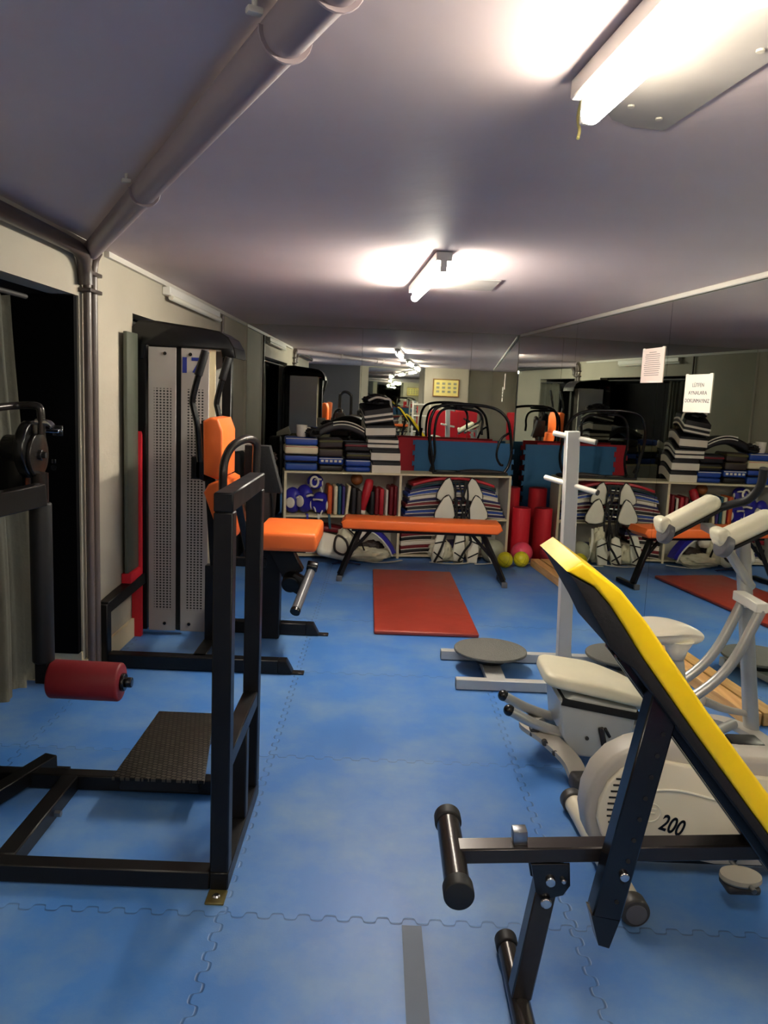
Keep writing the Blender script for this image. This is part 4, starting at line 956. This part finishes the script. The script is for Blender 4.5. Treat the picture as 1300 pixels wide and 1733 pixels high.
m_ = MB(); m_.tube(P3([(1.33, 1.12), (1.318, 1.02), (1.325, .92), (1.36, .84)], .10), .011, n=10); m_.build('arm_loop', 'black_gloss', T, SHM)
m_ = MB(); m_.tube(P3([(2.065, 1.17), (2.00, 1.12), (1.965, 1.02), (1.965, .94), (2.0, .88), (2.03, .87)], .10), .011, n=10)
m_.build('arm_loop', 'black_gloss', T, SHM)
m_ = MB(); m_.bar((1.60, .05, 1.405), (1.60, .24, 1.375), .02, .02); m_.mm(1.55, 1.72, .10, .22, 1.385, 1.415, .008); m_.build('crossbar', 'black_rubber', T, SHM)
m_ = MB(); m_.mm(1.345, 2.06, .03, .07, .782, .802, .004); m_.mm(1.36, 2.04, .22, .26, .782, .800, .004); m_.build('base_tube', 'black_rubber', T, SHM)
m_ = MB(); m_.prism(arch_band(1.62, 2.07, .781, .022, .018, 0, 0), .08, .21, 'xz', .004); tag(m_.build('folded_cloth', 'pad_brown', xf=SHM), 'dark brown folded cloth under the hoop frame on the shelf', 'cloth')
m_ = MB(); m_.prism(arch_band(1.42, 1.60, .781, .012, .006, 0, 0), .08, .21, 'xz', .003); tag(m_.build('folded_cloth', 'ball_grey', xf=SHM), 'small pale folded cloth on the shelf under the left side of the hoop frame', 'cloth')

# -------- upper left bay: head guards, upright pads
def headguard(u, d, z, r, yaw, label, sc=(1, 1.1, 1.15)):
    t = thing('head_guard', label, 'helmet', SW(u, d, z - r * sc[2]), 'blue and white head guards on the shelf')
    tb = bmesh.new(); bmesh.ops.create_uvsphere(tb, u_segments=28, v_segments=20, radius=r)
    for v in tb.verts:
        n = v.co.normalized()
        if n.y < -.55 and n.z < .45: v.co.y = -r * .55          # flattened face opening
    R_ = Matrix.Translation((u, d, z)) @ Matrix.Rotation(yaw, 4, 'Z')
    m_ = MB(); m_._merge(tb, R_ @ Matrix.Diagonal((*sc, 1))); m_.build('shell', 'helmet_blue', t, SHM)
    for sg in (1, -1):
        m_ = MB(); m_.ball((0, 0, 0), 1, scale=(.22 * r, .55 * r, .62 * r)); m_.bm.transform(R_ @ Matrix.Translation((sg * r * .86, -.1 * r, -.2 * r))); m_.build('ear_pad', 'pad_white', t, SHM)
    m_ = MB(); m_.tube([R_ @ Vector(q) for q in ((-.5 * r, -.72 * r, .35 * r), (0, -.86 * r, .45 * r), (.5 * r, -.72 * r, .35 * r))], r * .13, n=10); m_.build('brow_band', 'pad_white', t, SHM)
    m_ = MB(); m_.tube([R_ @ Vector(q) for q in ((.5 * r, -.8 * r, -.7 * r), (.45 * r, -1.1 * r, -1.0 * r), (.5 * r, -1.2 * r, -1.35 * r))], .007, n=8); m_.build('chin_strap', 'strap_white', t, SHM)
headguard(.085, .11, .508, .078, 1.1, 'blue and white head guard leftmost on the upper shelf', (.72, 1.1, 1.5))
headguard(.190, .12, .522, .085, .8, 'taller blue and white head guard, second from the left on the upper shelf', (.8, 1.1, 1.5))
headguard(.335, .12, .488, .088, -.4, 'blue head guard with a large white cheek pad, third from the left', (1.0, 1.1, 1.12))
headguard(.285, .14, .675, .066, .4, 'blue head guard with a white ring lying on top of the others', (1.15, 1.0, 1.05))
m_ = MB(); m_.tube([(.272 + .034 * math.cos(a), .055, .682 + .045 * math.sin(a)) for a in [2 * PI * k / 20 for k in range(20)]], .010, n=8, closed=True, smooth=0); m_.build('white_ring', 'pad_white', [o for o in ALL if o.name.startswith('head_guard')][-1], SHM)
def upad(u, wd, z0, z1, m, label, lean=0, d0=.04, d1=.26, rim=None, nm='focus_pad', grp='pads standing upright on the upper shelf', cat='pad'):
    h = z1 - z0; m_ = MB()
    R_ = Matrix.Translation((u, 0, z0)) @ Matrix.Rotation(lean, 4, 'Y')
    m_.box((0, (d0 + d1) / 2, h / 2), (wd, d1 - d0, h), None, min(wd * .4, .014), 3); m_.bm.transform(R_); o = m_.build(nm, m, xf=SHM); tag(o, label, cat, grp)
    if rim:
        m_ = MB(); m_.box((wd * .5, (d0 + d1) / 2, h / 2), (.005, d1 - d0 - .02, h * .9), None, .002); m_.bm.transform(R_); m_.build('rim', rim, o, SHM)
    return o
Z0 = .389
upad(.412, .040, Z0, .655, 'pad_orange', 'orange upright pad next to the blue head guards', rim='pad_red')
upad(.466, .034, Z0, .650, 'pad_cream', 'cream upright pad right of the orange one')
upad(.503, .028, Z0, .652, 'pad_teal', 'teal upright pad right of the cream one')
upad(.537, .028, Z0, .650, 'pad_purple', 'purple upright pad right of the teal one')
upad(.566, .026, Z0, .655, 'pad_cream', 'cream upright pad leaning against the wide black pads', lean=.09)
upad(.630, .044, Z0, .640, 'pad_black', 'black upright pad below the brown ball')
upad(.680, .044, Z0, .615, 'pad_brown', 'dark brown upright pad between the black pad and the red glove')
upad(.800, .040, Z0, .610, 'pad_black', 'black upright pad right of the red glove')
upad(.842, .036, Z0, .640, 'pad_crimson', 'thin crimson pad between the black pad and the bright red pad')
upad(.886, .040, Z0, .635, 'pad_red', 'bright red upright pad near the right end of the upper left shelf')
upad(.933, .022, Z0, .625, 'pad_white', 'thin white pad between two red pads', rim='pad_black')
upad(.975, .036, Z0, .655, 'pad_crimson', 'dark crimson pad second from the shelf divider')
upad(1.014, .030, Z0, .660, 'pad_crimson', 'dark crimson pad touching the shelf divider')
m_ = MB(); m_.ball((.665, .15, .705), .056, u=32, v=20); tag(m_.build('leather_ball', 'brown_leather', xf=SHM), 'small brown leather ball lying on the upright black pads', 'ball')
T = thing('boxing_glove', 'long red sparring glove leaning between the upright pads', 'glove', SW(.735, .12, .39))
m_ = MB(); m_.tube([(.715, .08, .42), (.725, .07, .50), (.745, .07, .58), (.765, .08, .66), (.775, .10, .70)], lambda f: .026 + .016 * math.sin(f * PI * .8), n=18); m_.build('mitt', 'pad_red', T, SHM, sharp=70)
m_ = MB(); m_.cyl((.714, .08, .40), (.716, .08, .435), .031, n=20, bev=.005); m_.build('cuff', 'pad_white', T, SHM)
# straps hanging over the edge of the upper shelf
for (u, L, m__, l) in ((.205, .17, 'helmet_blue', 'blue strap hanging over the shelf edge under the second head guard'), (.305, .10, 'strap_white', 'white strap hanging over the shelf edge under the third head guard'),
                       (.40, .12, 'pad_teal', 'teal strap hanging over the shelf edge below the orange pad'), (.885, .09, 'pad_red', 'red strap hanging over the shelf edge below the bright red pad'),
                       (.990, .07, 'pad_crimson', 'crimson strap hanging over the shelf edge beside the divider'), (.72, .05, 'strap_white', 'short white lace hanging over the shelf edge below the red glove')):
    m_ = MB(); m_.tube([(u, .06, .394), (u + .004, .01, .396), (u + .006, -.008, .385), (u + .010, -.010, .39 - L * .5), (u + .018, -.012, .39 - L)], .008, sq=(.020, .005)); tag(m_.build('strap', m__, xf=SHM), l, 'strap')

# -------- chest protectors
def fold(u0, u1, z0, th, rise, m, label, d0=.02, d1=.28, rim='pad_white', sag=0, grp='folded chest protectors in the right bay'):
    m_ = MB(); m_.prism(arch_band(u0, u1, z0, th - .002, rise, 0, 0, sag=sag), d0, d1, 'xz', min(.006, th * .35), seg=2); o = m_.build('chest_protector', m, xf=SHM); tag(o, label, 'protector', grp)
    if rim:
        m_ = MB(); c = arch_band(u0, u1, z0, th, rise, 0, 0, sag=sag); n = len(c) // 2
        m_.tube([(a, d0 - .002, b_ + .003) for a, b_ in c[:n]], .0042, n=6, smooth=1); m_.build('white_edge', rim, o, SHM)
    return o
specs = [('pad_navy', 'navy'), ('pad_blue', 'blue'), ('pad_black', 'black'), ('pad_crimson', 'crimson'), ('pad_navy', 'dark navy'), ('pad_white', 'white'), ('pad_blue', 'bright blue'), ('pad_navy', 'deep navy'), ('pad_black', 'dark')]
ordn = ['bottommost', 'second from the bottom', 'third from the bottom', 'fourth from the bottom', 'fifth from the bottom', 'sixth from the bottom', 'seventh from the bottom', 'eighth from the bottom']
z = .377
for k in range(8):
    m__, nm = specs[k]; th = .031
    fold(1.085 + .012 * (k % 3) + .006 * k, 2.055 - .010 * (k % 2) - .014 * k, z, th, .012 + .006 * k, m__, '%s white edged chest protector, %s of upper right stack' % (nm, ordn[k])); z += th + .0005
fold(1.15, 1.95, z, .034, .068, 'pad_black', 'black arched chest protector just under the red one', rim='pad_teal'); z += .034
fold(1.165, 1.935, z, .028, .070, 'pad_red', 'glossy red arched chest protector on top of the upper right stack', rim=None)
z = .036
for k in range(8):
    m__, nm = [('pad_black', 'black'), ('pad_crimson', 'crimson'), ('pad_white', 'white'), ('pad_black', 'black'), ('pad_crimson', 'crimson'), ('pad_navy', 'navy'), ('pad_crimson', 'dark red'), ('pad_white', 'cream')][k]
    th = .038; fold(1.075, 1.36 + .03 * (k % 3), z, th, .006, m__, '%s folded protector, %s of the lower right stack' % (nm, ordn[k]), sag=.02, grp='folded protectors on the lower right shelf'); z += th + .001
fold(1.45, 2.03, .036, .05, .01, 'pad_white', 'white folded protector lying flat at the right of the bottom shelf', grp=None)
fold(1.50, 2.02, .088, .04, .01, 'pad_navy', 'navy folded protector on the white one at the right of the bottom shelf', grp=None)

def petal(pts, th, M):
    m_ = MB(); m_.prism(pts, -th, th, 'xz', th * .8, M=M, seg=3); e = MB(); e.tube([M @ Vector((a, 0, b_)) for a, b_ in pts], .006, n=8, closed=True, smooth=2); return m_, e
PT = [(q[0] * 1.35, q[1] * .92) for q in [(-.02, .17), (.012, .15), (.045, .09), (.072, .03), (.078, -.015), (.055, -.045), (.01, -.058), (-.035, -.05), (-.05, -.02), (-.045, .05), (-.035, .12)]]
def hanging(u, d, z, s, label, wid, yaw=.0, drop=.55):
    t = thing('chest_guard', label, 'protector', SW(u, d, z - .1))
    for sg in (-1, 1):
        P = [(a * sg * s * 1.0, b_ * s) for a, b_ in (PT if sg > 0 else list(reversed(PT)))]
        M = Matrix.Translation((u + sg * wid, d, z)) @ Matrix.Rotation(.12 * sg, 4, 'Y')
        a_, e_ = petal(P, .014, M); o = a_.build('padded_panel', 'cream_light', t, SHM, sharp=50); e_.build('black_edge', 'strap_black', o, SHM)
    for k, (x0, x1, zz0, zz1) in enumerate(((-.052, -.068, .14, -drop), (.046, .02, .14, -drop * .95), (-.02, .045, .12, -drop * .6), (.03, -.03, .0, -drop * .8), (.055, .062, .13, -drop * .5))):
        m_ = MB(); xm_ = (x0 + x1) / 2 + .012 * ((-1) ** k)
        m_.tube([(u + x0, d - .02, z + zz0), (u + xm_, d - .028, z + (zz0 + zz1) / 2), (u + x1, d - .02, z + zz1)], .006, sq=(.017, .004)); m_.build('strap', 'strap_black', t, SHM)
    for k in range(4):
        m_ = MB(); m_.bar((u - .045, d - .018, z + .12 - .035 * k), (u + .03, d - .018, z + .125 - .035 * k), .006, .012); m_.build('cross_strap', 'strap_white' if k % 2 else 'strap_black', t, SHM)
    return t
hanging(1.585, -.055, .600, 1.0, 'white chest guard with black straps hanging in front of the right bay, upper one', .112, drop=.30)
hanging(1.600, -.085, .430, 1.1, 'white chest guard with black straps hanging below the upper one behind the bench top', .135, drop=.40)
# heaps of white gear on the floor in front of the right bay
def cloth(u, d, z, s, seed, label, m='cloth_white', amp=.22, fr=2.6, name='white_uniform', cat='cloth', rot=None):
    m_ = MB(); m_.blob((u, d, z), s, seed, amp, fr, rot); o = m_.build(name, m, xf=SHM, sharp=60); tag(o, label, cat); return o
cloth(1.42, -.115, .085, (.10, .07, .10), 11, 'crumpled white uniform at the left of the heap below the hanging guards')
cloth(1.715, -.10, .16, (.070, .055, .165), 12, 'hanging bunch of cream white belts at the right of the heap', amp=.25, fr=3.4, name='belt_bundle', cat='belt')
cloth(1.50, -.10, .05, (.09, .05, .055), 13, 'low crumpled white cloth in the middle of the heap')
cloth(2.02, -.045, .040, (.07, .055, .05), 14, 'small white cloth lump at the right foot of the shelf')
def pbar(a, c, w_, m__, parent):
    m_ = MB(); m_.tube([a, ((a[0] + c[0]) / 2 + .01, (a[1] + c[1]) / 2 - .008, (a[2] + c[2]) / 2), c], .006, sq=(w_, .005)); return m_.build('strap', m__, parent, SHM)
for (us, zt, label) in ((((1.36, 1.46), (1.44, 1.40)), .28, 'white leg guard with black straps leaning at the left of the heap'), (((1.56, 1.60), (1.66, 1.62)), .26, 'white leg guard with black straps standing in the middle of the heap'), (((1.69, 1.73), (1.74, 1.76)), .24, 'white leg guard leaning right in the heap below the bench')):
    t = thing('leg_guard', label, 'guard', SW(us[0][0], -.19, 0))
    c = us[0][0]; ln = (us[0][1] - us[0][0])
    m_ = MB(); R_ = Matrix.Translation((c, -.205, .004)) @ Matrix.Rotation(ln * 1.6, 4, 'Y') @ Matrix.Rotation(-.12, 4, 'X')
    m_.prism([(-.045, 0), (.045, 0), (.055, .12), (.038, zt - .01), (0, zt + .01), (-.038, zt - .01), (-.055, .12)], -.016, .016, 'xz', .012, M=R_, seg=3); m_.build('shell', 'cream_light', t, SHM, sharp=50)
    for zz, tl in ((.07, .5), (.19, -.35)):
        m_ = MB(); m_.box((0, -.018, zz), (.105, .006, .012), (0, tl * (1 if c < 1.6 else -1), 0), .002); m_.bm.transform(R_); m_.build('strap', 'strap_black', t, SHM)
for k, (pts, m__, l) in enumerate((([(1.30, -.20, .012), (1.42, -.25, .010), (1.55, -.26, .010), (1.66, -.22, .012)], 'strap_white', 'thin white belt lying on the floor at the left of the heap'),
        ([(1.70, -.27, .010), (1.80, -.26, .010), (1.92, -.22, .012), (2.02, -.19, .012)], 'strap_white', 'thin white belt lying on the floor at the right of the heap'),
        ([(1.36, -.225, .018), (1.46, -.235, .03), (1.56, -.232, .02), (1.60, -.21, .03)], 'strap_black', 'black strap curled on the floor below the hanging guards'),
        ([(.70, -.16, .012), (.82, -.22, .010), (.95, -.20, .012), (1.06, -.13, .012)], 'strap_white', 'white belt lying on the floor in front of the left bay'),
        ([(.42, -.28, .010), (.50, -.23, .012), (.58, -.25, .012), (.66, -.30, .010)], 'pad_navy', 'dark blue belt on the floor beside the left bench leg'),
        ([(2.14, -.20, .006), (2.19, -.23, .006), (2.24, -.20, .006), (2.20, -.17, .006), (2.15, -.18, .006)], 'strap_white', 'small white cord loop on the floor beside the yellow balls'))):
    m_ = MB(); m_.tube(pts, .008, sq=(.022, .006)); tag(m_.build('belt', m__, xf=SHM), l, 'belt')
for pts, m__, l in (([(1.47, -.15, .34), (1.44, -.20, .27), (1.39, -.235, .14), (1.33, -.25, .02)], 'strap_black', 'long black strap hanging down to the floor at the left of the white heap'),
        ([(1.62, -.14, .33), (1.66, -.245, .22), (1.60, -.25, .12), (1.55, -.255, .03)], 'strap_black', 'black strap crossing the middle of the white heap below the bench'),
        ([(1.78, -.12, .33), (1.80, -.21, .22), (1.83, -.235, .10), (1.87, -.25, .012)], 'strap_white', 'white strap hanging down at the right of the white heap below the bench')):
    m_ = MB(); m_.tube(pts, .008, sq=(.020, .005)); tag(m_.build('strap', m__, xf=SHM), l, 'strap')
# lower left bay: big white protectors, blue one
m_ = MB(); m_.prism(arch_band(.06, .60, .20, .045, .04, 0, 0), .02, .26, 'xz', .008); tag(m_.build('chest_protector', 'pad_crimson', xf=SHM), 'crimson arched protector lying in the lower left bay', 'protector')
fold(.05, .55, .036, .04, .004, 'pad_white', 'white folded protector on the left of the bottom shelf', grp='folded protectors on the lower left shelf')
fold(.06, .56, .080, .04, .006, 'pad_navy', 'navy folded protector on the left of the bottom shelf', grp='folded protectors on the lower left shelf')
fold(.05, .58, .122, .04, .008, 'pad_black', 'black folded protector under the crimson one in the lower left bay', grp='folded protectors on the lower left shelf')
T = thing('chest_guard', 'large rounded white chest guard lying tilted on the floor before the left bay', 'protector', SW(.45, -.16, 0))
m_ = MB(); R_ = Matrix.Translation((.43, -.19, .145)) @ Euler((-.55, .25, .2)).to_matrix().to_4x4()
m_.box((0, 0, 0), (.30, .09, .22), None, .044, 5); m_.bm.transform(R_); m_.build('body', 'cream_light', T, SHM, sharp=60)
m_ = MB(); m_.tube([R_ @ Vector(q) for q in ((.02, -.05, .09), (.09, -.055, .06), (.12, -.055, -.02), (.08, -.055, -.08), (.0, -.055, -.06), (-.01, -.055, .03))], .010, n=10, closed=True); m_.build('neck_edge', 'pad_brown', T, SHM)
cloth(.56, -.10, .16, (.10, .09, .14), 21, 'round crumpled white guard lining beside the large white chest guard', amp=.16)
cloth(.74, -.10, .060, (.20, .10, .062), 22, 'wide heap of crumpled white uniforms on the floor before the left bay')
cloth(.66, -.06, .235, (.09, .05, .065), 23, 'pale folded sleeve pad behind the left bench leg', m='pad_white', amp=.10)
cloth(.80, -.02, .11, (.10, .06, .055), 24, 'dark glove bundle between the white heap and the blue guard', m='pad_brown', amp=.25, name='glove_bundle', cat='glove')
T = thing('arm_guard', 'blue arm guard with a white edge arching over the white heap', 'guard', SW(.88, -.05, .05))
m_ = MB(); m_.tube([(.72, -.05, .30), (.80, -.06, .275), (.88, -.07, .22), (.95, -.08, .14), (.99, -.09, .07)], .03, sq=(.11, .045), smooth=6); m_.build('shell', 'helmet_blue', T, SHM, sharp=50)
m_ = MB(); m_.tube([(.73, -.11, .275), (.80, -.12, .25), (.87, -.13, .195), (.935, -.14, .115), (.965, -.15, .05)], .008, n=8); m_.build('white_edge', 'strap_white', T, SHM)
m_ = MB(); m_.tube([(.50, -.13, .34), (.58, -.19, .28), (.66, -.22, .20), (.70, -.24, .12)], .008, sq=(.018, .006)); tag(m_.build('strap', 'strap_black', xf=SHM), 'black strap running down over the white gear behind the left bench leg', 'strap')

# black bags and olive cap left of the shelf
T = thing('gym_bag', 'tall black gym bag slumped on the floor at the left end of the shelf', 'bag', (-1.05, 6.80, 0))
m_ = MB(); m_.box((-1.03, 6.82, .43), (.24, .34, .84), (0, .06, .1), .06, 4); m_.build('body', 'pad_brown', T, sharp=60)
m_ = MB(); m_.tube([(-1.0, 6.64, .80), (-.93, 6.63, .70), (-.90, 6.64, .45), (-.92, 6.64, .20)], .012, n=8); m_.tube([(-.98, 6.64, .55), (-1.04, 6.63, .60), (-1.10, 6.64, .50)], .010, n=8); m_.build('strap', 'strap_black', T)
m_ = MB(); m_.blob((-1.06, 6.80, .91), (.10, .11, .055), 31, .2, 2.5); tag(m_.build('olive_cap', 'pad_olive'), 'olive cap lying on the black gym bag', 'cap')
m_ = MB(); m_.blob((-.945, 6.72, .91), (.05, .05, .045), 32, .3, 3); tag(m_.build('cord_bundle', 'pad_brown'), 'dark cord bundle lying on the gym bag next to the blue pads', 'cord')
m_ = MB(); m_.prism([(-1.27, .985), (-1.13, 1.06), (-1.10, .97), (-1.27, .94)], 6.86, 6.875, 'xz', .002); 
tag(m_.build('paper_sheet', 'paper'), 'pale paper sheet sticking up behind the black gym bag', 'paper')
m_ = MB(); m_.box((-1.275, 6.93, .475), (.13, .22, .93), (0, 0, 0), .03, 3); tag(m_.build('storage_bin', 'black_matte'), 'narrow dark bin standing against the left wall behind the gym bag', 'bin')

# ================================================================== PAPERS ON THE MIRROR
def paper(y0, y1, z0, z1, label, m, lines=None, words=None):
    yc, zc = (y0 + y1) / 2, (z0 + z1) / 2; c = Vector((xm(yc), yc, zc)) + MNRM * .0025
    t = thing('paper_notice', label, 'notice', c, 'paper notices taped to the mirror')
    ex = -MDIR; n = MNRM; wd = abs(y0 - y1); R_ = Matrix((ex, -n, Vector((0, 0, 1)))).transposed()
    m_ = MB(); m_.box(c, (wd, .0012, z1 - z0), R_); m_.build('sheet', m, t)
    F_ = face(c + MNRM * .0009, ex, (0, 0, 1))
    if words:
        for i, wv in enumerate(words): text('lettering', wv[0], wv[1], F_ @ Matrix.Translation((0, wv[2], 0)), 'ink_dark', t, .0003, xs=wv[3])
    if lines:
        m_ = MB(); rnd = random.Random(4)
        for k in range(lines):
            zz = (z1 - z0) * (.38 - .72 * k / lines); L = wd * (.62 + .14 * rnd.random()) * (.5 if k == 0 else 1)
            m_.bm.verts.index_update() if False else None
            q = F_ @ Vector((-wd * .02, zz, 0)); m_.box(q, (L, .0006, .0035), R_)
        m_.build('faint_lines', 'ink_grey', t)
    for sx in (-1, 1):
        q = F_ @ Vector((sx * wd * .44, (z1 - z0) * .49, 0)); m_ = MB(); m_.box(q, (.03, .0007, .012), R_); m_.build('tape', 'paper', t)
    return t
paper(5.245, 4.93, 1.62, 1.835, 'upper pinkish paper notice with faint small lines on the mirror', 'paper_pink', lines=12)
paper(4.636, 4.330, 1.45, 1.660, 'lower white paper notice with three lines of grey capital letters on the mirror', 'paper', words=(('LÜTFEN', .030, .045, 1.25), ('AYNALARA', .030, .002, 1.35), ('DOKUNMAYINIZ', .030, -.042, 1.2)))
# darker floor strip in the foreground
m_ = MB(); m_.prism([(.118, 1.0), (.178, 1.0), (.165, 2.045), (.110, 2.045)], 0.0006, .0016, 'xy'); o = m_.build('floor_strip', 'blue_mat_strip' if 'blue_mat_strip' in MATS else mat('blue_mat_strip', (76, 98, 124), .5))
tag(o, 'dull grey blue strip on the blue floor mats in the foreground', 'floor strip')

# ================================================================== BEHIND THE CAMERA (seen in the mirrors)
b = MB(); b.mm(.90, 1.90, YR, -2.0, 0, ZC); struct(b.build('wall_pillar', 'wall_paint', origin=(1.4, -2.2, 0)))
t = thing('picture_frame', 'framed yellowish certificate hanging on the pillar seen in the back mirror', 'picture', (1.39, -1.99, 1.48))
m_ = MB(); m_.mm(1.09, 1.69, -1.998, -1.975, 1.49, 1.51); m_.mm(1.09, 1.69, -1.998, -1.975, 1.87, 1.89); m_.mm(1.09, 1.11, -1.998, -1.975, 1.51, 1.87); m_.mm(1.67, 1.69, -1.998, -1.975, 1.51, 1.87); m_.build('frame', 'wood_dark', t)
pp = MB().mm(1.11, 1.67, -1.995, -1.985, 1.51, 1.87).build('print', 'picture_paper', t)
m_ = MB()
for i in range(4):
    for k in range(3): m_.mm(1.17 + .13 * i, 1.24 + .13 * i, -1.986, -1.984, 1.58 + .09 * k, 1.63 + .09 * k)
m_.build('printed_blocks', 'ball_grey', pp)
mirror_panel((-.40, YR + .012), (.80, YR + .012), 0, ZC - .02, 'mirror panel on the rear wall behind the camera', (0, 1), 'mirror panels behind the camera')
t = thing('notice_board', 'red board with a pale rim on the dark rear wall', 'board', (-1.9, YR, 1.4))
m_ = MB(); m_.mm(-2.3, -1.45, YR + .002, YR + .02, 1.42, 1.86); m_.build('rim', 'trim_white', t); m_ = MB(); m_.mm(-2.27, -1.48, YR + .02, YR + .026, 1.45, 1.83); m_.build('panel', 'red_bright', t)
T = thing('leg_curl_machine', 'black gym machine with an orange backrest behind the camera on the left', 'exercise machine', (-1.0, .75, 0))
m_ = MB(); m_.mm(-1.30, -.70, .5, .56, 0, .06); m_.mm(-1.30, -.70, 1.0, 1.06, 0, .06); m_.mm(-1.03, -.97, .5, 1.06, 0, .06); m_.mm(-1.03, -.97, .75, .81, .06, 1.0); m_.build('frame', 'black_steel', T)
m_ = MB(); m_.tube([(-.86, .9, .05), (-.86, .9, 1.30), (-.84, .9, 1.45), (-.76, .9, 1.50), (-.66, .9, 1.45), (-.64, .9, 1.30), (-.64, .9, .05)], .028, n=14); m_.build('arch', 'gunmetal', T)
m_ = MB(); m_.box((-1.07, .80, 1.12), (.10, .30, .34), (0, .05, 0), .025, 3); m_.build('backrest', 'orange_vinyl', T)
m_ = MB(); m_.box((-.95, .80, .55), (.34, .32, .08), None, .02, 3); m_.build('seat', 'orange_vinyl', T)
for k, (x, y, l) in enumerate(((1.20, .25, 'red padded upright bench behind the camera nearest the mirror wall'), (1.70, -.9, 'red padded upright bench behind the camera near the pillar'))):
    T = thing('padded_bench', l, 'bench', (x, y, 0), 'red padded benches behind the camera')
    m_ = MB(); m_.box((x, y, .92), (.62, .10, .60), (-.2, 0, 0), .03, 3); m_.build('backrest', 'red_bright', T)
    m_ = MB(); m_.box((x, y + .25, .50), (.55, .42, .09), None, .03, 3); m_.build('seat', 'red_bright', T)
    for sx in (-.2, .2):
        m_ = MB(); m_.bar((x + sx, y + .38, .46), (x + sx, y + .42, .02), .04, .04); m_.bar((x + sx, y - .02, 1.1), (x + sx, y - .06, .02), .04, .04); m_.build('leg', 'white_paint', T)
T = thing('dumbbell_rack', 'white steel rack behind the camera in front of the pillar', 'rack', (1.0, -1.5, 0))
m_ = MB()
for x in (.62, 1.0): m_.mm(x, x + .04, -1.5, -1.46, 0, 1.35); m_.mm(x, x + .04, -1.2, -1.16, 0, .7)
for z in (.35, .70, 1.05, 1.30): m_.bar((.62, -1.48, z), (1.04, -1.48, z), .03, .03)
m_.build('frame', 'white_paint', T)

for o in ALL:
    if '_o' in o: del o['_o']
